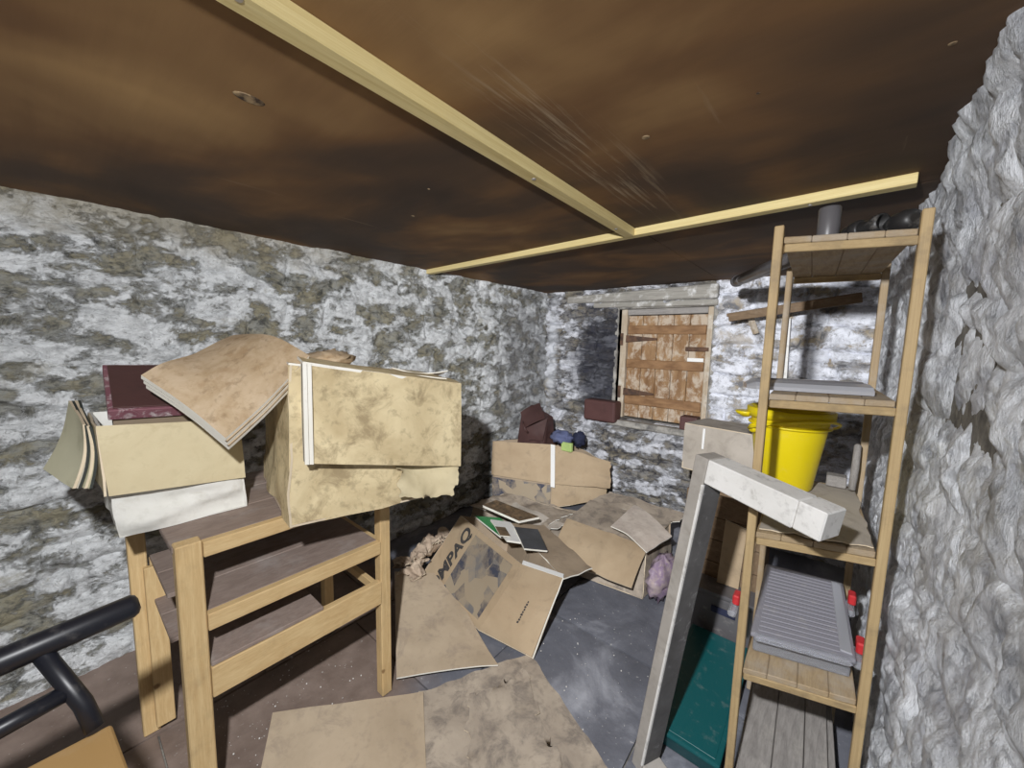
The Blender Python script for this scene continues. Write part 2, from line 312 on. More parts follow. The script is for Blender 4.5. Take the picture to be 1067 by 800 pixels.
def sheet(name, q, mats, parent=None, n=(12, 10), th=0.004, amp=0.004, fr=6.0, seed=0.0, bend=None, base=None, ragged=0.0):
    """a sheet with thickness spanned by the corners q = [p00, p10, p11, p01]; faces mats[0], cut edges mats[-1]"""
    q = np.asarray([list(p) for p in q], float); nu, nv = n
    u, v = np.meshgrid(np.linspace(0, 1, nu+1), np.linspace(0, 1, nv+1), indexing='ij')
    uu, vv = u, v
    if ragged:
        e = np.minimum(np.minimum(u, 1-u), np.minimum(v, 1-v))
        k = ragged*(1-sstep(0, 0.15, e))
        uu = u+k*fbm(u*5+seed, v*5, 3.0, 3); vv = v+k*fbm(u*5, v*5+seed, 8.0, 3)
    P = ((1-uu)*(1-vv))[..., None]*q[0]+(uu*(1-vv))[..., None]*q[1]+(uu*vv)[..., None]*q[2]+((1-uu)*vv)[..., None]*q[3]
    nrm = np.cross(q[1]-q[0], q[3]-q[0])+np.cross(q[2]-q[1], q[0]-q[1])*0; nrm = nrm/np.linalg.norm(nrm)
    L = np.linalg.norm(q[1]-q[0]); H = np.linalg.norm(q[3]-q[0])
    d = amp*fbm(u*L*fr+seed*3.1, v*H*fr-seed*1.7, seed, 3)
    if bend is not None: d = d+bend(u, v)
    A = P+nrm*d[..., None]; B = A-nrm*th
    K = (nu+1)*(nv+1); idx = np.arange(K).reshape(nu+1, nv+1)
    V = list(A.reshape(-1, 3))+list(B.reshape(-1, 3)); Fc = []; mi = []; sm = []
    for i in range(nu):
        for j in range(nv):
            a, b, c, e = idx[i, j], idx[i+1, j], idx[i+1, j+1], idx[i, j+1]
            Fc.append((a, b, c, e)); Fc.append((a+K, e+K, c+K, b+K)); mi += [0, 0]; sm += [1, 1]
    ring = [idx[i, 0] for i in range(nu)]+[idx[nu, j] for j in range(nv)]+[idx[i, nv] for i in range(nu, 0, -1)]+[idx[0, j] for j in range(nv, 0, -1)]
    o_ = len(V); V += [V[i] for i in ring]+[V[i+K] for i in ring]; R = len(ring)
    for i in range(R):
        j = (i+1) % R; Fc.append((o_+i, o_+R+i, o_+R+j, o_+j)); mi.append(1); sm.append(0)
    ms = list(mats) if isinstance(mats, (list, tuple)) else [mats, mats]
    return obj(name, V, Fc, ms, parent, sm, mi, base)
def lathe(name, prof, c, mat, parent=None, seg=32, axis=(0, 0, 1), base=None, sx=1.0, smooth=True):
    """profile [(r, h)...] turned about axis through c"""
    ax = Vector(axis).normalized(); t = Vector((1, 0, 0)) if abs(ax.x) < 0.9 else Vector((0, 1, 0)); a = ax.cross(t).normalized(); b = ax.cross(a)
    V = []; Fc = []; c = Vector(c)
    for r, h in prof:
        for k in range(seg):
            th = 2*PI*k/seg; V.append(c+ax*h+a*(r*math.cos(th)*sx)+b*(r*math.sin(th)))
    for i in range(len(prof)-1):
        for k in range(seg):
            k2 = (k+1) % seg; Fc.append((i*seg+k, i*seg+k2, (i+1)*seg+k2, (i+1)*seg+k))
    Fc.append(tuple(range(seg))[::-1]); Fc.append(tuple((len(prof)-1)*seg+k for k in range(seg)))
    o = obj(name, [tuple(v) for v in V], Fc, mat, parent, [1]*(len(Fc)-2)+[0, 0] if smooth else False, None, base)
    return o
def tube(name, pts, r, mat, parent=None, seg=14, base=None, rr=None):
    pts = [Vector(p) for p in pts]; V = []; Fc = []; n_ = len(pts); prev = None
    for i, p in enumerate(pts):
        d = (pts[min(i+1, n_-1)]-pts[max(i-1, 0)]).normalized()
        if prev is None: a = d.cross(Vector((0, 0, 1)) if abs(d.z) < 0.9 else Vector((1, 0, 0))).normalized()
        else: a = (prev-d*prev.dot(d)).normalized()
        prev = a; b = d.cross(a); ri = r if rr is None else rr[i]
        for k in range(seg): th = 2*PI*k/seg; V.append(tuple(p+a*(ri*math.cos(th))+b*(ri*math.sin(th))))
    for i in range(n_-1):
        for k in range(seg): k2 = (k+1) % seg; Fc.append((i*seg+k, i*seg+k2, (i+1)*seg+k2, (i+1)*seg+k))
    Fc.append(tuple(range(seg))[::-1]); Fc.append(tuple((n_-1)*seg+k for k in range(seg)))
    return obj(name, V, Fc, mat, parent, [1]*(len(Fc)-2)+[0, 0], None, base)
def pipe(name, p0, p1, r, t, mat, parent=None, seg=24, base=None):
    d = (Vector(p1)-Vector(p0)).length
    return lathe(name, [(r-t, 0.02), (r-t, 0.0), (r, 0.0), (r, d), (r-t, d), (r-t, d-0.02)][0:6], p0, mat, parent, seg, Vector(p1)-Vector(p0), base)
def blob(name, c, rad, mat, parent=None, amp=0.2, fr=3.0, seed=0, n=(20, 12), base=None, power=2.0, flat=False):
    """closed lumpy body; power > 2 makes it boxier"""
    nu, nv = n; V = []; Fc = []
    th = np.linspace(0, 2*PI, nu, endpoint=False); ph = np.linspace(0, PI, nv+1)
    T, P = np.meshgrid(th, ph, indexing='ij')
    x, y, z = np.sin(P)*np.cos(T), np.sin(P)*np.sin(T), np.cos(P)
    k = (np.abs(x)**power+np.abs(y)**power+np.abs(z)**power)**(-1.0/power)
    k = k*(1+amp*fbm(x*fr+seed*5, y*fr+seed, z*fr-seed, 4))
    pts = np.stack([c[0]+x*k*rad[0], c[1]+y*k*rad[1], c[2]+z*k*rad[2]], -1)
    pts[:, 0] = pts[:, 0].mean(0); pts[:, -1] = pts[:, -1].mean(0)
    V = pts.reshape(-1, 3); m = nv+1
    for i in range(nu):
        i2 = (i+1) % nu
        for j in range(nv): Fc.append((i*m+j, i*m+j+1, i2*m+j+1, i2*m+j))
    return obj(name, V, Fc, mat, parent, not flat, None, base)
def lerp(a, b, t): return tuple(x+(y-x)*t for x, y in zip(a, b))
def add(a, b, k=1.0): return tuple(x+y*k for x, y in zip(a, b))

# ================================================================== THE CELLAR
CEIL = 1.90
XL, XR, YB, YF = -2.29, 0.185, 3.30, -1.10
# ---- walls: every stone is a piece of its own on a mortar backing
def stone_wall(wall, P0, U, V, N, regions, seed, bulge, a1, a2, edge, res, fx=(6, 11), warp=0.03, mask=None, gather=None, billow=0.0, coat_t=0.007):
    P0, U, V, N = (np.array(a, float) for a in (P0, U, V, N)); rnd = random.Random(seed); cnt = 0
    for (ua, ub, va, vb, ch, sw, mat) in regions:
        hs = []
        while sum(hs) < vb-va: hs.append(ch*rnd.uniform(0.65, 1.4))
        k = (vb-va)/sum(hs); v = va
        for h in hs:
            h *= k; ws = []
            while sum(ws) < ub-ua: ws.append(sw*rnd.uniform(0.55, 1.55))
            kw = (ub-ua)/sum(ws); u = ua
            for w in ws:
                w *= kw
                nu, nv = max(4, int(w/res)), max(4, int(h/res))
                s, t = np.meshgrid(np.linspace(u, u+w, nu+1), np.linspace(v, v+h, nv+1), indexing='ij')
                fade = 1.0 if mask is None else mask(s, t)
                du = warp*fade*fbm(s*3.1+seed, t*3.1, 1.0, 3); dv = warp*0.9*fade*fbm(s*2.6+40, t*2.6+seed, 5.0, 3)
                su, tv = s+du, t+dv
                dx = np.minimum(s-u, u+w-s); dy = np.minimum(t-v, v+h-t)
                prof = np.sqrt(np.clip(sstep(0, edge, dx)*sstep(0, edge, dy), 0, 1))
                off = rnd.uniform(-0.35, 0.6)*bulge
                tilt = rnd.uniform(-0.25, 0.25)*bulge*((t-v)/h-0.5)*2+rnd.uniform(-0.25, 0.25)*bulge*((s-u)/w-0.5)*2
                hh = prof*(bulge+off+tilt)+a1*fbm(su*fx[0]+seed, tv*fx[1], 2.0, 4, 0.55)
                rid = 1-np.abs(fbm(su*fx[0]*2.2, tv*fx[1]*2.0, 9.0, 3))
                hh = hh+a2*(rid-0.6)*1.3+a2*0.7*fbm(su*38, tv*55, 4.0, 2)
                ct = fbm(su*4.3+seed*1.3, tv*8.0-seed, 7.0, 5, 0.6)
                cm = sstep(-0.12, 0.10, ct)
                hh = hh+coat_t*cm
                if billow: hh = hh+billow*(np.abs(fbm(su*fx[0]*0.8+5, tv*fx[1]*0.55, 3.0, 3, 0.55))-0.3)+0.5*billow*np.abs(fbm(su*fx[0]*2.1+9, tv*fx[1]*1.2, 8.0, 2))
                if gather is not None: hh = hh+gather(su, tv)
                pts = P0+su[..., None]*U+tv[..., None]*V+hh[..., None]*N
                K = (nu+1)*(nv+1); idx = np.arange(K).reshape(nu+1, nv+1)
                ring = [idx[i, 0] for i in range(nu)]+[idx[nu, j] for j in range(nv)]+[idx[i, nv] for i in range(nu, 0, -1)]+[idx[0, j] for j in range(nv, 0, -1)]
                flat = pts.reshape(-1, 3); back = P0+su.reshape(-1)[ring][:, None]*U+tv.reshape(-1)[ring][:, None]*V-0.05*N
                VV = np.concatenate([flat, flat[ring], back]); R = len(ring)
                q = np.stack([idx[:-1, :-1], idx[1:, :-1], idx[1:, 1:], idx[:-1, 1:]], -1).reshape(-1, 4)
                ii = np.arange(R); jj = (ii+1) % R
                sk = np.stack([K+ii, K+R+ii, K+R+jj, K+jj], -1)
                ff = np.concatenate([q, sk])
                if np.dot(np.cross(U, V), N) < 0: ff = ff[:, ::-1]
                me = bpy.data.meshes.new('stone'); me.vertices.add(len(VV)); me.vertices.foreach_set('co', VV.astype('f').ravel())
                me.loops.add(ff.size); me.loops.foreach_set('vertex_index', ff.astype('i').ravel())
                me.polygons.add(len(ff)); me.polygons.foreach_set('loop_start', np.arange(0, ff.size, 4, dtype='i'))
                me.polygons.foreach_set('use_smooth', np.concatenate([np.ones(len(q), bool), np.zeros(R, bool)]))
                me.update(calc_edges=True)
                at = me.attributes.new('coat', 'FLOAT', 'POINT'); cv = np.clip(ct, -1, 1).reshape(-1)
                at.data.foreach_set('value', np.concatenate([cv, cv[ring], cv[ring]]).astype('f'))
                link('stone', me, mat, wall); cnt += 1
                u += w
            v += h
    return cnt

wl = struct(box('wall_left', XL-0.25, XL-0.035, YF, YB+0.3, -0.05, CEIL+0.1, 'mortar', bev=0), 'rubble stone wall with flaking whitewash')
wr = struct(box('wall_right', XR+0.035, XR+0.30, YF, YB+0.3, -0.05, CEIL+0.1, 'mortar', bev=0), 'lumpy whitewashed rubble stone wall')
struct(box('wall_front', XL, XR+0.03, YF-0.2, YF, -0.05, CEIL+0.1, 'mortar', bev=0))
# opening of the hatch
WX0, WX1, WZ0, WZ1 = -1.50, -0.73, 0.735, 1.735
bmw = bmesh.new()
for (x0, x1, z0, z1) in ((XL-0.2, WX0-0.02, -0.05, CEIL+0.1), (WX1+0.02, XR+0.2, -0.05, CEIL+0.1), (WX0-0.02, WX1+0.02, -0.05, WZ0-0.02), (WX0-0.02, WX1+0.02, WZ1+0.02, CEIL+0.1)):
    m_ = Matrix.Translation(((x0+x1)/2, YB+0.185, (z0+z1)/2)) @ Matrix.Diagonal((x1-x0, 0.30, z1-z0, 1)); bmesh.ops.create_cube(bmw, size=1, matrix=m_)
wb = struct(frombm('wall_back', bmw, 'mortar'), 'sooty rubble stone wall with a shuttered hatch')

nL = stone_wall(wl, (XL, 0, 0), (0, 1, 0), (0, 0, 1), (1, 0, 0), [(-0.75, 3.36, -0.02, CEIL+0.06, 0.108, 0.30, 'lime_left')], 11, 0.017, 0.017, 0.008, 0.04, 0.0105, warp=0.055)
def hatch_mask(s, t):
    d = np.maximum(np.maximum(WX0-s, s-WX1), np.maximum(WZ0-t, t-WZ1)); return sstep(0.0, 0.12, d)
LEDGE = 0.66
def ledge(s, t): return 0.10*sstep(LEDGE+0.05, LEDGE-0.06, t)
nB = stone_wall(wb, (0, YB, 0), (1, 0, 0), (0, 0, 1), (0, -1, 0), [
    (XL-0.02, WX0, -0.02, WZ0, 0.115, 0.27, 'lime_back'), (XL-0.02, WX0, WZ0, WZ1, 0.10, 0.22, 'lime_back'),
    (XL-0.02, WX1, WZ1, CEIL+0.05, 0.09, 0.3, 'lime_back'), (WX0, WX1, -0.02, WZ0, 0.115, 0.28, 'lime_back'),
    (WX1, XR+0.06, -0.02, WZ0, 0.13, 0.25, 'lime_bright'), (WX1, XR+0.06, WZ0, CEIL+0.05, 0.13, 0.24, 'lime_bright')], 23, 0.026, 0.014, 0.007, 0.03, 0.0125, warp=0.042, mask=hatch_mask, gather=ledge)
def wallbow(s, t): return -0.02+0.036*sstep(1.60, 1.88, t)*sstep(1.75, 1.2, s)+0.012*np.sin(t*3.0)+0.02*fbm(s*1.3, t*1.5, 6.0, 2)
nR = stone_wall(wr, (XR, 0, 0), (0, 1, 0), (0, 0, 1), (-1, 0, 0), [(-0.35, 3.34, -0.02, CEIL+0.06, 0.15, 0.20, 'lime_right')], 37, 0.012, 0.008, 0.0025, 0.05, 0.0075, fx=(11, 9), warp=0.06, gather=wallbow, billow=0.016, coat_t=0.002)

# ---- floor of worn flags
fl = struct(box('floor', XL-0.1, XR+0.2, YF, YB+0.2, -0.12, -0.02, 'mortar', bev=0), 'grey stone flags, brown with dirt under the bench')
xs = [XL, -1.72, -1.05, -0.42, XR+0.03]
rf = random.Random(5)
for i in range(4):
    y = YF+0.02
    while y < YB-0.02:
        L = rf.uniform(0.55, 0.85); y1 = min(y+L, YB)
        if YB-y1 < 0.25: y1 = YB
        x0, x1 = xs[i]+0.003, xs[i+1]-0.003; z = rf.uniform(-0.004, 0.002)
        sheet('flagstone', [(x0, y+0.003, z), (x1, y+0.003, z), (x1, y1-0.003, z), (x0, y1-0.003, z)], 'flag', fl, (16, 16), 0.05, 0.003, 4, rf.random()*20,
              bend=lambda u, v: -0.006*(1-sstep(0, 0.04, np.minimum(np.minimum(u, 1-u), np.minimum(v, 1-v)))))
        y = y1

# ---- ceiling of stained plywood sheets with battens
ce = struct(box('ceiling', XL-0.15, XR+0.25, YF, YB+0.15, CEIL+0.022, CEIL+0.10, 'dark_board', bev=0), 'dark brown stained plywood ceiling')
for (x0, x1, y0, y1) in ((XL-0.1, -0.70, YF, 1.70), (-0.697, XR+0.2, YF, 1.70), (XL-0.1, -0.70, 1.703, YB+0.1), (-0.697, XR+0.2, 1.703, YB+0.1)):
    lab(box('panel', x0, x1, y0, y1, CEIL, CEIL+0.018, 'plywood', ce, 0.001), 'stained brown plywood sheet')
t1 = struct(bar('trim_1', (-0.655, YF+0.05, CEIL-0.017), (-0.722, 1.648, CEIL-0.017), 0.043, 0.034, 'pine_batten', bev=0.0015), 'pale pine batten running along the ceiling')
t2 = struct(bar('trim_2', (-2.27, 1.775, CEIL-0.015), (0.142, 1.612, CEIL-0.015), 0.043, 0.030, 'pine_batten', bev=0.0015), 'pale pine batten crossing the ceiling')
for (x, y) in ((-0.700, 0.92), (-0.717, 1.50), (-0.675, 0.2)):
    lathe('screw', [(0.007, 0), (0.006, 0.002)], (x, y, CEIL-0.0345), 'screw', t1, 12, (0, 0, -1))
for (x, y) in ((-1.9, 1.75), (-0.1, 1.628)): lathe('screw', [(0.006, 0), (0.005, 0.002)], (x, y, CEIL-0.0305), 'screw', t2, 12, (0, 0, -1))
for (x, y, rx, k) in ((-0.996, 0.307, 1.7, 0.018), (-0.393, 0.959, 1.0, 0.010), (-0.158, 0.931, 1, 0.004), (0.106, 0.976, 0.8, 0.006), (-1.357, 0.98, 1.2, 0.007), (-1.079, 0.844, 1, 0.005)):
    lathe('knot', [(k, 0), (k*0.8, 0.0015)], (x, y, CEIL+0.0002), 'knot', ce, 16, (0, 0, -1), sx=rx)

# ---- hatch in the back wall: frame, planks, ledges, hinges, latch
d1 = thing('door_1', (0, 0, 0), 'brown boarded wooden hatch with strap hinges in the stone wall', 'hatch'); struct(d1); del d1['category']
yd = YB+0.075
for (a, b, nm) in (((WX0-0.015, YB+0.0, WZ0), (WX0-0.015, YB+0.0, WZ1), 'reveal'), ((WX1+0.015, YB, WZ0), (WX1+0.015, YB, WZ1), 'reveal')):
    box('reveal', a[0]-0.015, a[0]+0.015, YB-0.02, YB+0.14, WZ0, WZ1, 'reveal', d1, 0.006)
box('head', WX0-0.02, WX1+0.02, YB-0.005, YB+0.14, WZ1-0.02, WZ1+0.03, 'reveal', d1, 0.006)
box('sill', WX0-0.03, WX1+0.03, YB-0.10, YB+0.14, WZ0-0.06, WZ0-0.005, 'reveal', d1, 0.012)
JX0, JX1, JZ0, JZ1 = WX0-0.002, WX1+0.002, WZ0, WZ1-0.02
box('jamb', JX0, JX0+0.055, yd-0.03, yd+0.04, JZ0, JZ1, 'frame_wood', d1, 0.004)
box('jamb', JX1-0.055, JX1, yd-0.03, yd+0.04, JZ0, JZ1, 'frame_wood', d1, 0.004)
box('frame_head', JX0+0.055, JX1-0.055, yd-0.025, yd+0.04, JZ1-0.05, JZ1, 'grey_board', d1, 0.004)
px0, px1 = JX0+0.058, JX1-0.058; pw = (px1-px0)/5
for i in range(5): box('plank', px0+i*pw+0.002, px0+(i+1)*pw-0.002, yd, yd+0.025, JZ0+0.012, JZ1-0.056, 'shutter_wood', d1, 0.003)
for zc, hh in ((1.535, 0.075), (1.235, 0.075), (0.905, 0.08)):
    box('ledge', px0+0.004, px1-0.004, yd-0.022, yd, zc-hh/2, zc+hh/2, 'ledge_wood', d1, 0.004)
for zc in (1.455, 0.975):
    o_ = hexa('strap_hinge', [(px0-0.03, yd-0.03, zc-0.035), (px0+0.27, yd-0.028, zc-0.008), (px0+0.27, yd-0.022, zc-0.008), (px0-0.03, yd-0.0, zc-0.035),
                              (px0-0.03, yd-0.03, zc+0.035), (px0+0.27, yd-0.028, zc+0.008), (px0+0.27, yd-0.022, zc+0.008), (px0-0.03, yd-0.0, zc+0.035)], 'iron', d1, 0.002)
    box('hinge_plate', px0-0.065, px0-0.03, yd-0.036, yd-0.02, zc-0.06, zc+0.05, 'iron', o_, 0.003)
box('latch', px1-0.15, px1+0.03, yd-0.032, yd-0.018, 1.360, 1.395, 'iron', d1, 0.004)
box('tally_plate', px1-0.135, px1-0.01, yd-0.012, yd, 1.275, 1.305, 'white_trim', d1, 0.002)
struct(hexa('trim_3', [(-2.02, YB-0.07, 1.785), (-0.70, YB-0.085, 1.765), (-0.70, YB+0.06, 1.765), (-2.02, YB+0.06, 1.785), (-2.02, YB-0.06, 1.85), (-0.70, YB-0.08, 1.875), (-0.70, YB+0.06, 1.875), (-2.02, YB+0.06, 1.85)], 'lintel_wood', bev=0.008), 'grey timber lintel flaked with white paint')
struct(hexa('trim_4', [(-1.75, YB-0.035, 1.735), (-0.70, YB-0.05, 1.715), (-0.70, YB+0.05, 1.715), (-1.75, YB+0.05, 1.735), (-1.75, YB-0.035, 1.782), (-0.70, YB-0.05, 1.763), (-0.70, YB+0.05, 1.763), (-1.75, YB+0.05, 1.782)], 'lintel_wood', bev=0.006), 'weathered grey timber under the lintel')

# ================================================================== BENCH
bench = thing('workbench', (-1.5, 0.48, 0.002), 'open pine bench with two dusty shelves, loaded with mouldy boxes', 'workbench')
LX0, LX1, LY0, LY1, TZ = -1.745, -1.262, 0.170, 0.755, 0.855
for (x, y, w) in ((LX1, LY0+0.026, 0.056), (LX1, LY1+0.01, 0.042), (LX0, LY0-0.03, 0.045), (LX0, LY1+0.01, 0.042)):
    top = TZ+0.004 if (x == LX1 and y < 0.3) else TZ-0.02
    box('leg', x-0.021, x+0.021, y-w/2, y+w/2, 0.002, top, 'pine', bench, 0.003)
def rail(x0, x1, y0, y1, z0, z1): return box('rail', x0, x1, y0, y1, z0, z1, 'pine', bench, 0.002)
rail(-1.262, -1.236, LY0+0.055, LY1-0.012, 0.812, 0.854); rail(-1.262, -1.236, LY0+0.055, LY1-0.012, 0.600, 0.648); rail(-1.262, -1.236, LY0+0.055, LY1-0.012, 0.400, 0.490)
for z0, z1 in ((0.80, 0.835), (0.60, 0.63), (0.40, 0.45)): rail(-1.766, -1.744, LY0, LY1-0.012, z0, z1)
rail(-1.723, -1.284, LY1+0.0, LY1+0.02, 0.60, 0.63); rail(-1.723, -1.284, LY1, LY1+0.02, 0.405, 0.44)
box('diagonal_brace', -1.722, -1.70, 0.150, 0.20, 0.03, 0.62, 'pine', bench, 0.002)
ytop = 0.165
for i in range(3):
    x0 = -1.77+i*0.17; box('top_board', x0, x0+0.167 if i < 2 else -1.264, ytop, LY1+0.04, 0.836, 0.853, 'dusty_board', bench, 0.002)
for i in range(3):
    x0 = -1.742+i*0.158; box('shelf_board', x0, x0+0.156 if i < 2 else -1.264, LY0+0.0 if i < 2 else LY0+0.056, LY1-0.013, 0.632, 0.647, 'dusty_board', bench, 0.002)
for i in range(3):
    x0 = -1.742+i*0.158; box('shelf_board', x0, x0+0.156 if i < 2 else -1.240, LY0+0.0 if i < 2 else LY0+0.056, 0.60 if i < 2 else 0.53, 0.491, 0.504, 'dusty_board', bench, 0.002)

# ------------------------------------------------------------------ cardboard helper
def carton(c4, z, t4, mats, parent, amp=0.006, seed=1, th=0.005, faces=(0, 1, 2, 3), names=None, n=(12, 10), bottom=True):
    """c4: base corners, t4: top corners (world), walls as parts"""
    for i in faces:
        j = (i+1) % 4
        m = mats[i] if isinstance(mats, (list, tuple)) else mats
        sheet('side_panel', [c4[i], c4[j], t4[j], t4[i]], [m, 'edge_tan'], parent, n, th, amp, 5, seed+i*2.3)
    if bottom: sheet('bottom_panel', [c4[0], c4[3], c4[2], c4[1]], ['card_brown', 'edge_tan'], parent, (6, 6), th, amp*0.3, 5, seed+9)

TB = 0.8545   # bench top
# ---- left storage box on the bench: white sacking body, cream flap
lb = thing('storage_box', (-1.55, 0.23, TB), 'squat box in white sacking with a cream flap, on the left of the bench', 'box')
bx0, bx1, by0, by1 = -1.79, -1.425, 0.065, 0.372
def sackbox():
    b4 = [(bx1, by0+0.02, TB), (bx1+0.012, by1, TB), (bx0, by1, TB), (bx0, by0+0.02, TB)]
    t4 = [(bx1, by0, 1.155), (bx1, by1-0.005, 1.135), (bx0, by1, 1.14), (bx0, by0, 1.15)]
    wr_ = lambda u, v: np.sin(u*PI)**0.5*(v < 0.97)*(0.014*np.sin(v*11+u*4.5)*np.exp(-((v-0.2)/0.22)**2)+0.020*np.exp(-((v-0.10-0.14*u)/0.05)**2)+0.012*np.exp(-((v-0.26-0.10*u)/0.03)**2)*u)
    for i in range(4):
        j = (i+1) % 4; sheet('sack_side', [b4[i], b4[j], t4[j], t4[i]], ['white_cloth', 'white_cloth'], lb, (24, 20), 0.006, 0.006, 8, i*3.0+1, bend=wr_ if i == 0 else None)
    sheet('bottom_panel', [b4[0], b4[3], b4[2], b4[1]], ['white_cloth', 'white_cloth'], lb, (4, 4), 0.004, 0.0)
    sheet('front_flap', [(bx1+0.035, by0+0.006, 0.985), (bx1+0.028, by1-0.002, 0.955), (bx1+0.006, by1-0.004, 1.14), (bx1+0.006, by0-0.004, 1.165)], ['card_cream', 'edge_tan'], lb, (12, 10), 0.006, 0.003, 6, 4.0)
    sheet('side_flap', [(bx0+0.05, by0-0.012, 1.0), (bx1+0.03, by0-0.004, 0.985), (bx1+0.006, by0-0.006, 1.16), (bx0+0.05, by0-0.006, 1.155)], ['card_cream', 'edge_tan'], lb, (8, 8), 0.005, 0.004, 6, 5.0)
sackbox()
# ---- maroon file box tilted in the top of it
mb = thing('file_box', (-1.58, 0.21, 1.10), 'flat maroon file box with flaked rim, tilted in the white sacking box', 'file box')
mq = [(-1.445, 0.085, 1.172), (-1.445, 0.355, 1.160), (-1.745, 0.39, 1.265), (-1.745, 0.10, 1.275)]
up_ = (0.02, 0, 0.028)
mlid = hexa('lid', [add(p, up_, 0.0) for p in mq]+[add(p, up_) for p in mq], 'maroon_flaked', mb, 0.002)
iq = [lerp(p, (-1.595, 0.232, 1.218), 0.07) for p in mq]
hexa('lid_panel', [add(p, up_, 0.98) for p in iq]+[add(p, up_, 1.13) for p in iq], 'maroon', mlid, 0.001)
hexa('tray', [add(p, up_, -1.4) for p in iq]+[add(p, up_, -0.02) for p in iq], 'card_brown', mb, 0.001)
# ---- pages hanging over the left side
pg = thing('hanging_papers', (-1.6, 0.03, 1.0), 'fan of limp pages hanging down the left side of the white box', 'papers')
for i in range(4):
    k = i*0.0095
    sheet('page', [(-1.452+k*0.5, 0.018+k*1.0, 1.005-k*0.15), (-1.66, -0.030+k*0.8, 1.02), (-1.66, 0.030+k*0.6, 1.205), (-1.462, 0.046+k*0.35, 1.165-k*0.25)],
          [('page_green', 'paper_pale', 'page_green', 'page_green')[i], 'dark_binding' if i % 2 else 'edge_tan'], pg, (8, 12), 0.006, 0.002, 6, i*2.0, bend=lambda u, v: 0.010*np.sin(v*PI))
# ---- big mouldy carton on the right of the bench
rb = thing('cardboard_box', (-1.35, 0.70, TB), 'big mould-stained carton overhanging the right end of the bench', 'box')
RB = [(-1.150, 0.405, TB+0.002), (-1.045, 0.815, TB+0.002), (-1.55, 0.96, TB+0.002), (-1.66, 0.50, TB+0.002)]
RT = [(-1.155, 0.420, 1.325), (-1.030, 0.900, 1.262), (-1.52, 1.04, 1.25), (-1.62, 0.52, 1.315)]
carton(RB, TB, RT, ['card_mould', 'card_mould', 'card_brown', 'card_mould'], rb, 0.010, 3.0, 0.006, n=(18, 14))
sheet('top_flap', [RT[3], RT[0], add(lerp(RT[0], RT[1], 0.97), (0, 0, 0.006)), add(lerp(RT[3], RT[2], 0.97), (0, 0, 0.0))], ['card_mould', 'edge_white'], rb, (12, 12), 0.006, 0.006, 4, 6.0, bend=lambda u, v: 0.012*np.sin(u*PI))
sheet('torn_flap', [(-1.045, 0.70, 0.888), (-0.985, 0.86, 0.865), (-1.015, 0.93, 1.03), (-1.08, 0.70, 1.04)], ['card_cream', 'edge_tan'], rb, (20, 20), 0.004, 0.014, 9, 7.0, bend=lambda u, v: 0.02*(1-v)+0.012*np.sin(6*u+5*v), ragged=0.10)
sheet('tape', [(-1.110, 0.605, 0.875), (-1.090, 0.66, 0.88), (-1.098, 0.675, 0.955), (-1.112, 0.628, 0.935)], ['card_grey', 'card_grey'], rb, (4, 4), 0.001, 0.0)
sheet('inner_flap', [(-1.30, 0.80, 1.275), (-1.20, 0.98, 1.262), (-1.12, 0.965, 1.285), (-1.22, 0.79, 1.295)], ['paper_pale', 'edge_white'], rb, (8, 6), 0.004, 0.003, 5, 2.0, bend=lambda u, v: 0.015*np.sin(u*PI))
blob('stuffing', (-1.42, 0.66, 1.325), (0.10, 0.075, 0.030), 'card_peach', rb, 0.35, 5, 3)
# ---- folded bundle over the top left corner of the carton
fb = thing('folded_sheets', (-1.35, 0.33, 1.14), 'peach stained folded sheets peaked over the white box and carton corner', 'folded sheets')
for i in range(5):
    k = i*0.0115
    kk = (0.0, 0.0115, 0.0155, 0.027, 0.031)[i]; q = [add(p, (-0.36, 0.30, -0.88), kk) for p in ((-1.40, 0.150, 1.293), (-1.185, 0.277, 1.150), (-1.145, 0.470, 1.340), (-1.56, 0.40, 1.402))]
    sheet('layer', q, ['card_peach', 'dark_binding' if i in (1, 3) else 'edge_white'], fb, (20, 20), 0.0114 if i not in (1, 3) else 0.0039, 0.005, 5, 1.0, bend=lambda u, v: 0.030*np.sin(u*PI*0.9)*(0.3+v)-0.020*(1-v)*u-0.016*np.sin(v*PI)*sstep(0.7, 1.0, u)+0.006*np.sin(v*9)*(1-u))
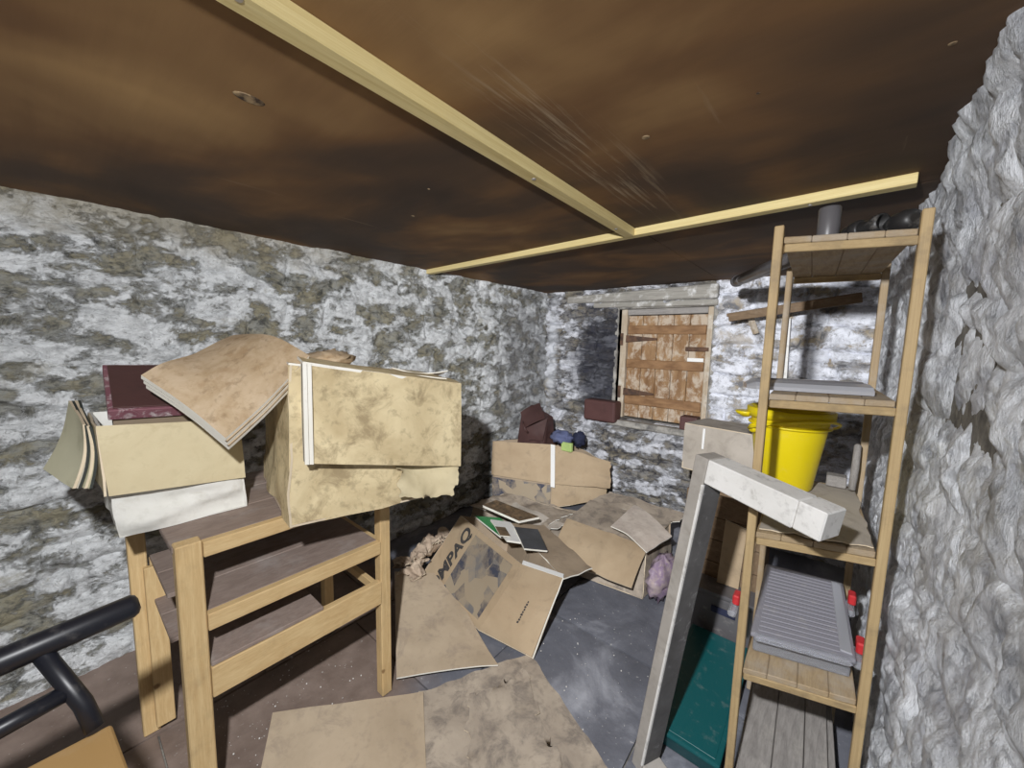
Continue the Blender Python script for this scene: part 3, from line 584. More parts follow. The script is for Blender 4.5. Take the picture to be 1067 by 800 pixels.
# ---- folded bundle hung over the carton front
fb2 = thing('folded_sheets', (-1.05, 0.68, 1.0), 'mould-spotted folded sheets hung over the front of the big carton', 'folded sheets')
NV = Vector((0.96, -0.25, 0)).normalized()
for i in range(4):
    o_ = NV*(0.016, 0.028, 0.032, 0.046)[i]
    q = [(-1.132+o_.x, 0.440+o_.y, 1.055), (-1.010+o_.x, 0.905+o_.y, 0.965), (-1.020+o_.x, 0.912+o_.y, 1.255), (-1.142+o_.x, 0.447+o_.y, 1.333)]
    sheet('layer', q, ['card_mould', 'edge_white' if i not in (1,) else 'dark_binding'], fb2, (16, 14), (0.0118, 0.0118, 0.0039, 0.0138)[i] if i != 1 else 0.0118, 0.004, 5, 2.0, bend=lambda u, v: -0.010*np.sin(v*PI)*(1-u)**2)
    if i == 3:
        for k in range(2):
            e0 = lerp(q[0], q[1], -0.004+0.024*k); e1 = lerp(q[0], q[1], 0.017+0.024*k); e2 = lerp(q[3], q[2], 0.017+0.024*k); e3 = lerp(q[3], q[2], -0.004+0.024*k)
            sheet('folded_edge', [tuple(Vector(p)+NV*(0.009-0.003*k)) for p in (e0, e1, e2, e3)], ['edge_white', 'edge_white'], fb2, (3, 10), 0.005, 0.001, 5, 2.0)
        sheet('fold_over', [q[3], q[2], add(q[2], (-0.16, 0.05, 0.006)), add(q[3], (-0.16, 0.03, 0.012))], ['card_mould', 'edge_white'], fb2, (16, 8), 0.008, 0.004, 5, 5.0, bend=lambda u, v: 0.006*np.sin(v*PI))

# ================================================================== STOOL (bottom left corner)
st = thing('stool', (-0.93, -0.16, 0.002), 'black tubular metal stool with a tan seat at the bottom left', 'stool')
tl = [(-0.966, -0.30, 0.862), (-0.968, -0.08, 0.880), (-0.973, 0.066, 0.890), (-0.973, 0.073, 0.8905), (-0.973, 0.0765, 0.891)]
tube('top_rail', tl, 0.021, 'black_tube', st, 18, rr=[0.021, 0.021, 0.021, 0.017, 0.009])
tube('strut', [(-0.966, -0.045, 0.875), (-0.925, -0.005, 0.775), (-0.905, 0.005, 0.735)], 0.013, 'black_tube', st)
tube('lower_rail', [(-0.930, -0.30, 0.776), (-0.932, -0.09, 0.792), (-0.938, -0.018, 0.800)], 0.014, 'black_tube', st)
tube('strut', [(-0.966, -0.28, 0.864), (-0.93, -0.29, 0.775), (-0.905, -0.29, 0.735)], 0.013, 'black_tube', st)
hexa('seat', [(-0.915, -0.32, 0.690), (-0.60, -0.32, 0.690), (-0.60, 0.05, 0.690), (-0.915, 0.025, 0.690), (-0.915, -0.32, 0.722), (-0.60, -0.32, 0.722), (-0.60, 0.05, 0.722), (-0.915, 0.025, 0.722)], 'stool_tan', st, 0.008, seg=3)
for (x, y) in ((-0.89, -0.29), (-0.63, -0.29), (-0.63, 0.02), (-0.88, -0.005)):
    tube('leg', [(x, y, 0.689), (x*1.02+0.012, y, 0.35), (x*1.04+0.024, y, 0.003)], 0.012, 'black_tube', st)

# ================================================================== RACK on the right
rk = thing('storage_rack', (0.0, 1.48, 0.002), 'tall narrow pine rack of slatted shelves against the right wall', 'shelving rack')
FL, FR, BL, BR = (-0.128, 1.182), (0.134, 1.262), (-0.146, 1.760), (0.112, 1.800)
pwid = 0.020
for (x, y), top in ((FL, 1.700), (FR, 1.712), (BL, 1.69), (BR, 1.69)):
    box('post', x-pwid/2, x+pwid/2, y-0.014, y+0.014, 0.002, top, 'rack_pine' if y < 1.5 else 'rack_slat', rk, 0.002)
SH = [1.672, 1.284, 0.912, 0.515, 0.140]
for z in SH:
    zt = z
    def L2(a, b, t): return (a[0]+(b[0]-a[0])*t, a[1]+(b[1]-a[1])*t)
    for (a, b) in ((FL, FR), (BL, BR)):
        pa, pb = L2(a, b, 0.045), L2(a, b, 0.955)
        bar('cross_rail', (pa[0], pa[1], zt-0.026), (pb[0], pb[1], zt-0.026), 0.018, 0.020, 'rack_pine', rk)
    ns = 4
    for i in range(ns):
        ta, tb = (i+0.004)/ns, (i+0.996)/ns
        f0, f1, b0, b1 = L2(FL, FR, ta), L2(FL, FR, tb), L2(BL, BR, ta), L2(BL, BR, tb)
        cut = -0.009
        ex = 0.0115 if i == 0 else 0; ex2 = 0.0115 if i == 3 else 0
        c8 = [(f0[0]+ex, f0[1]+cut, zt-0.0155), (f1[0]-ex2, f1[1]+cut, zt-0.0155), (b1[0]-ex2, b1[1]-cut, zt-0.0155), (b0[0]+ex, b0[1]-cut, zt-0.0155)]
        c8 += [(a, b, zt) for a, b, c in c8]
        hexa('slat', c8, 'grey_board' if z < 0.2 else 'rack_slat', rk, 0.002)

# ---- things on the rack, top shelf
zt = 1.6725
cy = thing('metal_canister', (-0.038, 1.33, zt), 'dark upright metal canister standing on the top shelf of the rack', 'canister')
lathe('body', [(0.022, 0.0), (0.024, 0.004), (0.024, 0.092), (0.021, 0.096)], (-0.038, 1.33, zt), 'grey_pipe', cy, 24)
lathe('base_ring', [(0.030, 0.0), (0.034, 0.003), (0.034, 0.010), (0.030, 0.013)], (-0.038, 1.33, zt+0.001), 'white_trim', cy, 28)
hs = thing('hose_end', (0.03, 1.34, zt), 'black flared hose end lying on the top shelf of the rack', 'hose')
lathe('barrel', [(0.016, 0.0), (0.018, 0.01), (0.018, 0.07), (0.023, 0.08), (0.023, 0.095), (0.019, 0.095), (0.017, 0.06)], (-0.005, 1.36, zt+0.028), 'black_matt', hs, 22, (0.75, -0.66, 0.04))
lathe('collar', [(0.021, 0.0), (0.024, 0.004), (0.024, 0.022), (0.021, 0.026)], (0.012, 1.345, zt+0.029), 'black_matt', hs, 22, (0.75, -0.66, 0.04))
cs = thing('torch', (0.105, 1.34, zt), 'black rounded hand torch at the wall end of the top shelf', 'torch')
lathe('head', [(0.012, 0.0), (0.021, 0.006), (0.026, 0.02), (0.026, 0.05), (0.019, 0.075), (0.016, 0.09)], (0.118, 1.272, zt+0.028), 'black_matt', cs, 22, (-0.5, 0.86, -0.02))
lathe('handle', [(0.016, 0.0), (0.017, 0.004), (0.017, 0.105), (0.012, 0.112)], (0.073, 1.350, zt+0.024), 'black_matt', cs, 18, (-0.35, 0.93, 0.0))
for (a, b, r, nm, lb_) in (((-0.02, 1.42, zt+0.028), (-0.440, 2.42, 1.757), 0.027, 'plastic_pipe', 'thick grey pipe lying off the back of the top shelf under the ceiling'),
                           ((-0.075, 1.42, zt+0.014), (-0.372, 2.10, 1.712), 0.015, 'plastic_pipe', 'thin open-ended grey pipe lying beside the thick grey pipe')):
    o_ = thing(nm, (a[0], a[1], zt), lb_, 'pipe')
    d = (Vector(b)-Vector(a)).length
    lathe('barrel', [(r*0.75, 0.03), (r*0.75, 0.0), (r, 0.0), (r, d), (r*0.72, d), (r*0.72, d-0.04)], a, 'grey_pipe', o_, 22, Vector(b)-Vector(a))
    lathe('socket', [(r*1.02, 0.0), (r*1.13, 0.003), (r*1.13, 0.03), (r*1.02, 0.033)], lerp(a, b, 1-0.04/d), 'grey_pipe', o_, 22, Vector(b)-Vector(a))
# ---- second shelf: grey duct and trim strip
zs = 1.2845
du_ = thing('plastic_duct', (-0.02, 1.33, zs), 'shiny grey flat duct lying across the second shelf', 'duct')
V_ = []; ns = 20
prof = [(-0.055, 0.0), (-0.055, 0.010), (-0.045, 0.020), (-0.02, 0.026), (0.02, 0.027), (0.045, 0.021), (0.055, 0.011), (0.055, 0.0)]
ax = Vector((0.962, 0.273, 0)); pr = Vector((-0.273, 0.962, 0)); c0 = Vector((-0.19, 1.30, zs+0.001))
for L_ in (0.0, 0.02, 0.275):
    for (a, b) in prof: V_.append(tuple(c0+ax*L_+pr*(a*(0.6 if L_ == 0 else 1))+Vector((0, 0, b*(0.5 if L_ == 0 else 1)))))
m_ = len(prof); Fc = []
for i in range(2):
    for k in range(m_): k2 = (k+1) % m_; Fc.append((i*m_+k, i*m_+k2, (i+1)*m_+k2, (i+1)*m_+k))
Fc += [tuple(range(m_))[::-1], tuple(2*m_+k for k in range(m_))]
obj('body', V_, Fc, 'silver_sheet', du_)
bar('seam', c0+ax*0.03+Vector((0, 0, 0.0275)), c0+ax*0.268+Vector((0, 0, 0.0275)), 0.008, 0.004, 'grey_pipe', du_, bev=0.001)
tag(bar('trim_strip', (-0.115, 1.44, zs+0.012), (0.075, 1.49, zs+0.012), 0.02, 0.024, 'white_trim', bev=0.002, base=(-0.02, 1.46, zs)), 'white plastic strip lying behind the grey duct on the second shelf', 'strip')
# ---- third shelf: yellow bucket, stick, scrap of card
zb = 0.9125
bc = (-0.098, 1.640, zb+0.0085)
bk = thing('bucket', bc, 'bright yellow plastic bucket on the rack', 'bucket')
ho = [(0.080, 0.0), (0.083, 0.004), (0.113, 0.235), (0.113, 0.238), (0.127, 0.241), (0.128, 0.270), (0.120, 0.274), (0.112, 0.268), (0.080, 0.010)]
lathe('body', ho, bc, 'yellow', bk, 44)
lathe('rim_band', [(0.116, 0.212), (0.1205, 0.214), (0.1215, 0.219), (0.117, 0.221)], bc, 'yellow', bk, 44)
for s in (-1, 1):
    a = math.radians(218) if s < 0 else math.radians(38)
    p = (bc[0]+0.122*math.cos(a), bc[1]+0.122*math.sin(a), zb+0.208)
    lathe('handle_lug', [(0.014, 0), (0.016, 0.004), (0.016, 0.016), (0.012, 0.020)], add(p, (math.cos(a), math.sin(a), 0), -0.012), 'yellow', bk, 16, (math.cos(a), math.sin(a), 0))
hp = []
for k in range(21):
    t = PI*k/20; a = math.radians(218)
    dirv = Vector((math.cos(a), math.sin(a), 0)); sd = Vector((math.sin(a), -math.cos(a), 0))*-1
    p = Vector((bc[0], bc[1], zb+0.208))+dirv*(0.137*math.cos(t))+sd*(0.137*math.sin(t))+Vector((0, 0, 0.052*math.sin(t)))
    hp.append(tuple(p))
tube('handle', hp, 0.0045, 'yellow', bk, 10)
lathe('spout', [(0.010, 0), (0.030, 0.012), (0.034, 0.020), (0.030, 0.022)], (bc[0]-0.128, bc[1]-0.03, zb+0.238), 'yellow', bk, 18, (0, 0, 1))
tag(tube('stick', [(0.088, 1.70, zb+0.018), (0.091, 1.715, zb+0.09), (0.092, 1.735, zb+0.165), (0.092, 1.737, zb+0.170)], 0.010, 'grey_board', None, 12, (0.09, 1.71, zb), rr=[0.010, 0.011, 0.010, 0.005]), 'short grey stick propped at the back of the bucket shelf', 'stick')
tag(sheet('dust_sheet', [(-0.112, 1.190, zb+0.006), (0.118, 1.262, zb+0.006), (0.098, 1.765, zb+0.006), (-0.132, 1.74, zb+0.006)], ['card_grey', 'edge_tan'], None, (16, 20), 0.003, 0.0015, 6, 3.0, base=(0.0, 1.45, zb), ragged=0.03), 'crumb-strewn grey card lying on the bucket shelf', 'card')
tag(box('timber_offcut', 0.02, 0.075, 1.725, 1.775, zb+0.009, zb+0.048, 'grey_board', None, 0.003, (0.05, 1.75, zb)), 'grey timber offcut at the back of the bucket shelf', 'offcut')
# ---- fourth shelf: clear storage box with ribbed lid
z4 = 0.5155
pb = thing('storage_tub', (-0.01, 1.48, z4), 'shallow clear plastic tub with ribbed grey lid on the fourth shelf', 'plastic tub')
tq = [(-0.114, 1.245), (0.119, 1.315), (0.098, 1.740), (-0.128, 1.700)]
inn = [lerp((p[0], p[1], 0), (-0.01, 1.50, 0), 0.06) for p in tq]
hexa('tray', [(p[0], p[1], z4+0.001) for p in inn]+[(p[0], p[1], z4+0.050) for p in inn], 'clear_plastic', pb, 0.008, seg=2)
tlid = hexa('lid', [(p[0], p[1], z4+0.051) for p in tq]+[(p[0], p[1], z4+0.066) for p in tq], 'lid_grey', pb, 0.006, seg=2)
for i in range(18):
    t = 0.05+i*0.052; a = lerp(tq[0]+(0,), tq[3]+(0,), t); b = lerp(tq[1]+(0,), tq[2]+(0,), t)
    a2, b2 = lerp(a, b, 0.07), lerp(a, b, 0.86)
    bar('rib', (a2[0], a2[1], z4+0.067), (b2[0], b2[1], z4+0.067), 0.012, 0.0035, 'lid_grey', tlid, bev=0.0015)
a2, b2 = lerp(tq[0]+(0,), tq[1]+(0,), 0.91), lerp(tq[3]+(0,), tq[2]+(0,), 0.91)
bar('lid_highlight', (a2[0], a2[1]+0.02, z4+0.068), (b2[0], b2[1]-0.02, z4+0.068), 0.026, 0.005, 'silver_sheet', tlid, bev=0.001)  # silver bar laid on as the highlight along the lid's right side
a2, b2 = lerp(tq[0]+(0,), tq[1]+(0,), 0.04), lerp(tq[0]+(0,), tq[1]+(0,), 0.96)
bar('lid_front_rim', (a2[0], a2[1]-0.004, z4+0.058), (b2[0], b2[1]-0.004, z4+0.058), 0.022, 0.020, 'clear_plastic', tlid, bev=0.006)
for (x, y) in ((-0.176, 1.40), (0.128, 1.40), (0.117, 1.66)):
    box('clip', x-0.008, x+0.012, y-0.022, y+0.022, z4+0.045, z4+0.078, 'red', pb, 0.004)
    box('clip_plate', x-0.014, x+0.010, y-0.06, y+0.02, z4+0.022, z4+0.044, 'clear_plastic', pb, 0.006)
# ---- boards on the bottom shelf
for i, (x0, x1, lb_) in enumerate(((-0.112, -0.035, 'grey weathered board on the bottom shelf, next to the teal bin'), (-0.033, 0.040, 'grey weathered board in the middle of the bottom shelf'), (0.042, 0.098, 'narrow grey weathered board on the bottom shelf, by the wall'))):
    tag(hexa('loose_board', [(x0, 1.215+0.25*(x0+0.11), 0.1415), (x1, 1.215+0.25*(x1+0.11), 0.1415), (x1-0.012, 1.735, 0.1415), (x0-0.012, 1.735, 0.1415),
                     (x0, 1.215+0.25*(x0+0.11), 0.160+0.003*i), (x1, 1.215+0.25*(x1+0.11), 0.160+0.003*i), (x1-0.012, 1.735, 0.158+0.003*i), (x0-0.012, 1.735, 0.158+0.003*i)], 'grey_board', None, 0.002, ((x0+x1)/2, 1.47, 0.1415)), lb_, 'board', 'boards on the bottom shelf')

# ---- teal bin between the frame and the rack
tb = thing('storage_bin', (-0.27, 1.58, 0.002), 'low teal plastic bin with flat lid on the floor beside the rack', 'bin')
hexa('body', [(-0.375, 1.29, 0.002), (-0.170, 1.29, 0.002), (-0.170, 1.84, 0.002), (-0.375, 1.84, 0.002), (-0.390, 1.26, 0.075), (-0.168, 1.26, 0.075), (-0.168, 1.86, 0.075), (-0.390, 1.86, 0.075)], 'teal', tb, 0.01, seg=2)
tld = box('lid', -0.405, -0.160, 1.252, 1.87, 0.076, 0.092, 'teal_lid', tb, 0.006, seg=2)
box('lid_panel', -0.388, -0.176, 1.268, 1.855, 0.0925, 0.0945, 'teal_lid', tld, 0.001)
gc = thing('plastic_crate', (-0.29, 1.96, 0.002), 'grey plastic crate with a hand slot behind the teal bin', 'crate')
box('body', -0.42, -0.165, 1.90, 2.01, 0.002, 0.25, 'grey_pipe', gc, 0.012, seg=2)
box('rim', -0.43, -0.155, 1.89, 2.02, 0.2505, 0.272, 'grey_pipe', gc, 0.006, seg=2)
box('hand_slot', -0.335, -0.235, 1.893, 1.899, 0.175, 0.205, 'navy', gc, 0.001)
# ---- white painted frame leaning on the rack
wf = thing('painted_surround', (-0.415, 1.16, 0.002), 'white painted timber frame leaning upright against the rack', 'frame')
B0 = Vector((-0.405, 1.165, 0.0)); T0 = Vector((-0.268, 1.122, 1.105)); E0 = Vector((-0.030, 1.010, 1.075))
pd = (T0-B0).normalized(); ad = (E0-T0).normalized(); nrm_ = ad.cross(pd).normalized()
if nrm_.y > 0: nrm_ = -nrm_                       # faces the camera
dep = 0.075
def fmember(name, o, d, L, w_dir, w, mf, side=None, **k):
    o = Vector(o); a = o; b = o+d*L; wv = w_dir*w; dv = -nrm_*dep
    c = [a+dv, b+dv, b, a, a+dv+wv, b+dv+wv, b+wv, a+wv]
    return hexa(name, c, mf, wf, 0.003)
Lp = (T0-B0).length
st_ = fmember('stile', B0, pd, Lp-0.0, ad, 0.040, 'grey_paint')
s2 = B0+ad*0.0405
c = [s2+nrm_*0.0, s2+pd*(Lp-0.07), s2+pd*(Lp-0.07)-nrm_*0.0]
bar('white_bead', B0+ad*0.043+nrm_*0.002+pd*0.045, B0+ad*0.043+nrm_*0.002+pd*(Lp-0.072), 0.007, 0.008, 'white_paint', wf, tuple(nrm_), 0.001)
lab(hexa('inner_lining', [tuple(B0+ad*x+pd*y+nrm_*z) for (x, y, z) in ((0.0405, 0.045, -0.073), (0.0465, 0.045, -0.073), (0.0465, 0.045, -0.003), (0.0405, 0.045, -0.003), (0.0405, Lp-0.072, -0.073), (0.0465, Lp-0.072, -0.073), (0.0465, Lp-0.072, -0.003), (0.0405, Lp-0.072, -0.003))], 'bare_grey', wf, 0.001), 'grey bare inner face of the stile')
La = (E0-T0).length
fmember('top_rail', T0+ad*0.041, ad, La-0.041, -pd, 0.068, 'white_paint')
fmember('end_block', T0+ad*(La+0.0005), ad, 0.055, -pd, 0.066, 'white_paint')
fmember('bottom_rail', B0+ad*0.041, ad, La-0.02, pd, 0.042, 'grey_paint')
fmember('right_stile', B0+ad*(La+0.022), pd, 0.05, ad, 0.035, 'grey_paint')

# ---- carton behind the frame, on an added crate coloured dark for the shade there
k1 = thing('shade_crate', (-0.38, 2.27, 0.002), 'added dark boarded crate that gives the shade behind the white surround', 'crate')
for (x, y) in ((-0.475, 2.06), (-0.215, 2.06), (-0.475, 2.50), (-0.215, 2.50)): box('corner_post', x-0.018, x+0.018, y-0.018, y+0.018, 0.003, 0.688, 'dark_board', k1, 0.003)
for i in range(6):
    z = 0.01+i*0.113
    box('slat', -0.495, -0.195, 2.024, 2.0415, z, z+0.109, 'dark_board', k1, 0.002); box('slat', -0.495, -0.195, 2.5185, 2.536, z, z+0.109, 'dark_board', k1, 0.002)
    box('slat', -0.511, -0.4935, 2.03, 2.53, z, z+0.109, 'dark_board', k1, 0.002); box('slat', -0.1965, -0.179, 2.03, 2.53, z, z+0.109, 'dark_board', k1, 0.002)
tag(sheet('lit_patch_strip', [(-0.335, 1.98, 0.275), (-0.245, 1.985, 0.275), (-0.235, 2.015, 0.56), (-0.325, 2.015, 0.58)], ['card_tan', 'edge_white'], None, (6, 10), 0.006, 0.003, 5, 2.0, base=(-0.29, 1.98, 0.275)), 'added upright tan strip that gives the lit patch behind the grey crate', 'cardboard')  # added strip, its pale tan stands for a lit patch amid the shade
k2 = thing('cardboard_box', (-0.44, 2.35, 0.69), 'grey-brown carton with pale tape, stacked below the hatch behind the bucket', 'box')
Q4 = [(-0.625, 2.33, 0.692), (-0.23, 2.26, 0.692), (-0.18, 2.52, 0.692), (-0.57, 2.58, 0.692)]
carton(Q4, 0, [add(p, (0, 0.01, 0.262)) for p in Q4], 'card_grey', k2, 0.004, 14.0)
sheet('top_flap', [add(p, (0, 0.01, 0.266)) for p in Q4], ['card_grey', 'edge_tan'], k2, (6, 6), 0.005, 0.002)
bar('tape', (-0.515, 2.303, 0.83), (-0.515, 2.31, 0.945), 0.012, 0.002, 'white_trim', k2, (0, -1, 0), 0.0004)

# ---- board propped across the back, behind the rack
lp = thing('propped_board', (-0.25, 3.12, 1.55), 'dark brown plank fixed aslant high on the wall right of the hatch', 'plank')
bar('plank', (-0.58, 3.11, 1.62), (0.10, 3.06, 1.715), 0.20, 0.022, 'dark_board', lp)
bar('bracket', (-0.43, 3.20, 1.50), (-0.47, 3.16, 1.623), 0.03, 0.03, 'frame_wood', lp)
bar('face_board', (-0.57, 3.00, 1.602), (0.10, 2.95, 1.695), 0.018, 0.055, 'dark_board', lp)
tag(bar('timber_upright', (-0.215, 3.16, 0.02), (-0.260, 3.18, 1.60), 0.05, 0.03, 'white_paint', None, (0, 1, 0), 0.003, (-0.215, 3.16, 0.02)), 'white flaked timber upright against the wall behind the rack', 'timber')

# ================================================================== THE HEAP IN THE CORNER
# ---- big crushed carton in the corner
cb = thing('cardboard_box', (-1.80, 2.65, 0.01), 'open carton with white corner tape in the far corner, holding a leather bag', 'box')
C4 = [(-2.15, 2.36, 0.07), (-1.675, 2.555, 0.045), (-1.37, 2.93, 0.10), (-1.95, 3.02, 0.06)]
CT = [(-2.195, 2.405, 0.545), (-1.785, 2.73, 0.53), (-1.33, 2.85, 0.44), (-1.97, 3.05, 0.52)]
carton(C4, 0, CT, ['card_brown', 'card_tan', 'card_brown', 'card_brown'], cb, 0.012, 21.0)
mid = lambda a, b, t: lerp(a, b, t)
cff = sheet('front_flap', [add(lerp(C4[0], CT[0], 0.42), (0.012, -0.032, 0)), add(lerp(C4[1], CT[1], 0.40), (0.02, -0.032, 0)), add(CT[1], (0.008, -0.012, 0.004)), add(CT[0], (0.006, -0.012, 0.004))], ['card_tan', 'edge_white'], cb, (12, 10), 0.006, 0.006, 5, 22.0)
sheet('side_flap', [add(lerp(C4[1], CT[1], 0.40), (0.03, -0.022, 0)), add(lerp(C4[2], CT[2], 0.48), (0.05, -0.04, -0.03)), add(CT[2], (0.03, -0.02, 0.02)), add(CT[1], (0.022, -0.010, 0.0))], ['card_tan', 'edge_white'], cb, (14, 12), 0.006, 0.012, 6, 25.0, ragged=0.03)
sheet('corner_tape', [add(lerp(C4[1], CT[1], 0.36), (0.018, -0.045, 0)), add(lerp(C4[1], CT[1], 0.36), (0.052, -0.036, 0)), add(CT[1], (0.030, -0.022, 0.004)), add(CT[1], (-0.012, -0.026, 0.006))], ['white_trim', 'white_trim'], cff, (4, 10), 0.003, 0.003, 6, 4.0)
# the dark printed band of the lower front
sheet('printed_band', [add(lerp(C4[0], CT[0], 0.05), (0.016, -0.022, 0)), add(lerp(C4[1], CT[1], 0.06), (0.008, -0.026, 0)), add(lerp(C4[1], CT[1], 0.37), (0.008, -0.026, 0)), add(lerp(C4[0], CT[0], 0.38), (0.016, -0.022, 0))], ['print_grey', 'print_grey'], cb, (10, 6), 0.002, 0.004, 5, 21.0)
# ---- leather bag, cloths and packet in it
bg = thing('leather_bag', (-1.98, 2.72, 0.50), 'dark maroon leather bag slumped on the corner carton', 'bag')
hexa('body', [(-2.12, 2.62, 0.46), (-1.86, 2.66, 0.44), (-1.83, 2.86, 0.44), (-2.12, 2.86, 0.46), (-2.10, 2.66, 0.80), (-1.84, 2.70, 0.74), (-1.85, 2.82, 0.76), (-2.08, 2.80, 0.85)], 'leather', bg, 0.028, seg=3, smooth=False)
sheet('flap', [(-2.075, 2.625, 0.79), (-1.985, 2.575, 0.665), (-1.825, 2.655, 0.765), (-1.98, 2.78, 0.865)], ['leather', 'leather'], bg, (8, 8), 0.012, 0.010, 7, 3.0, bend=lambda u, v: 0.02*np.sin(v*PI))
sheet('side_fold', [(-1.96, 2.612, 0.565), (-1.845, 2.652, 0.565), (-1.815, 2.665, 0.765), (-1.985, 2.595, 0.665)], ['leather', 'leather'], bg, (8, 8), 0.010, 0.012, 7, 5.0)
tube('handle', [(-2.02, 2.60, 0.71), (-1.995, 2.565, 0.70), (-1.965, 2.555, 0.665), (-1.955, 2.585, 0.63)], 0.009, 'leather', bg, 10)
tag(blob('blue_cloth', (-1.725, 2.77, 0.60), (0.105, 0.07, 0.058), 'blue_cloth', None, 0.35, 3.0, 8, (24, 14), (-1.725, 2.77, 0.54)), 'crumpled blue-grey cloth beside the leather bag', 'cloth')
tag(blob('navy_cloth', (-1.575, 2.80, 0.605), (0.050, 0.055, 0.060), 'navy', None, 0.4, 3.0, 11, (22, 14), (-1.61, 2.8, 0.55)), 'bunched navy cloth in the corner carton, right of the blue one', 'cloth')
tag(box('packet', -1.70, -1.60, 2.715, 2.745, 0.50, 0.575, 'lime_green', None, 0.004, (-1.65, 2.73, 0.5)), 'small lime green packet in the top of the corner carton', 'packet')
# ---- crushed flat carton under the heap
cr = thing('cardboard_box', (-1.55, 2.1, 0.004), 'crushed damp carton flattened in front of the corner carton', 'box')
D4 = [(-2.00, 1.93, 0.005), (-1.36, 2.02, 0.005), (-1.33, 2.42, 0.005), (-1.95, 2.28, 0.005)]
carton(D4, 0, [(-1.98, 1.97, 0.17), (-1.40, 2.06, 0.15), (-1.37, 2.40, 0.17), (-1.93, 2.25, 0.19)], 'card_damp', cr, 0.020, 31.0)
sheet('top_flap', [(-1.99, 1.95, 0.178), (-1.38, 2.04, 0.155), (-1.35, 2.42, 0.178), (-1.94, 2.27, 0.198)], ['card_damp', 'edge_white'], cr, (16, 12), 0.006, 0.022, 5, 33.0, ragged=0.05)
sheet('loose_flap', [(-1.78, 1.98, 0.19), (-1.36, 2.0, 0.165), (-1.30, 2.16, 0.175), (-1.72, 2.16, 0.21)], ['card_grey', 'edge_white'], cr, (14, 8), 0.005, 0.018, 6, 34.0, ragged=0.06)
# ---- computer carton tipped towards the camera
cq = thing('cardboard_box', (-1.2, 1.45, 0.004), 'tipped open computer carton with bold lettering, full of magazines', 'box')
TL, TN, TR, TBk = (-1.647, 1.525, 0.350), (-1.004, 1.311, 0.395), (-0.880, 1.470, 0.305), (-1.50, 1.83, 0.235)
b0, b1, b2, b3 = (-1.74, 1.30, 0.03), (-1.190, 1.225, 0.022), (-0.900, 1.275, 0.012), (-1.45, 1.72, 0.012)
ppan = sheet('printed_panel', [b0, b1, TN, TL], ['card_tan', 'edge_white'], cq, (6, 6), 0.006, 0.0)
spn = sheet('side_panel', [b1, b2, TR, TN], ['card_tan', 'edge_white'], cq, (6, 6), 0.006, 0.0)
sheet('side_panel', [b2, b3, TBk, TR], ['card_brown', 'edge_white'], cq, (8, 6), 0.006, 0.004, 5, 3.0)
sheet('side_panel', [b3, b0, TL, TBk], ['card_brown', 'edge_white'], cq, (8, 6), 0.006, 0.004, 5, 4.0)
sheet('bottom_panel', [b0, b3, b2, b1], ['card_brown', 'edge_tan'], cq, (4, 4), 0.005, 0.0)
sheet('back_flap', [TBk, TR, (-0.83, 1.66, 0.285), (-1.36, 2.00, 0.215)], ['card_brown', 'edge_white'], cq, (12, 8), 0.006, 0.010, 6, 5.0)
sheet('edge_tape', [add(TN, (0, 0, 0.003)), add(TR, (0, 0, 0.003)), add(TR, (-0.012, 0.022, 0.006)), add(TN, (-0.012, 0.022, 0.006))], ['white_trim', 'white_trim'], cq, (6, 3), 0.002, 0.0)
# print on the panel, drawn in the panel's own (u along the base, v up) frame
def onpanel(q, u, v, lift):
    q = [Vector(p) for p in q]; n_ = (q[1]-q[0]).cross(q[3]-q[0]).normalized()
    p = q[0]*((1-u)*(1-v))+q[1]*(u*(1-v))+q[2]*(u*v)+q[3]*((1-u)*v); return p+n_*lift
PQ = [b0, b1, TN, TL]
def decal(name, q, u0, u1, v0, v1, mat, parent, lift=0.0025, skew=0.0):
    pts = [onpanel(q, u0, v0, lift), onpanel(q, u1, v0+skew, lift), onpanel(q, u1, v1+skew, lift), onpanel(q, u0, v1, lift)]
    return sheet(name, [tuple(p) for p in pts], [mat, mat], parent, (6, 6), 0.001, 0.0)
lab(decal('printed_picture', PQ, 0.36, 0.93, 0.10, 0.92, 'print_grey', ppan), 'faded grey printed picture')
fc = bpy.data.curves.new('lettering_curve', 'FONT'); fc.body = 'COMPAQ'; fc.size = 1.0; fc.shear = 0.25; fc.offset = 0.038; fc.extrude = 0.0
tmp = bpy.data.objects.new('lettering_tmp', fc); COL.objects.link(tmp)
bpy.context.view_layer.update()
tm = bpy.data.meshes.new_from_object(tmp.evaluated_get(bpy.context.evaluated_depsgraph_get()))
LV = np.array([v.co[:] for v in tm.vertices]); LF = [tuple(p.vertices) for p in tm.polygons]
bpy.data.objects.remove(tmp); bpy.data.curves.remove(fc)
w_, h_ = LV[:, 0].max(), LV[:, 1].max()
VV = [tuple(onpanel(PQ, 0.30-0.120*(v[1]/h_), -0.28+1.22*(v[0]/w_), 0.003)) for v in LV]
VV = [p if p[2] > 0.012 else (p[0], p[1], 0.012) for p in VV]
lab(obj('lettering', VV, LF, 'print_ink', ppan), 'bold dark slanted lettering')
SQ = [b1, b2, TR, TN]
for i in range(9): decal('small_print', SQ, 0.50+0.006*(i % 3), 0.535+0.005*(i % 2), 0.30+i*0.034, 0.324+i*0.034, 'print_ink', spn, 0.002)
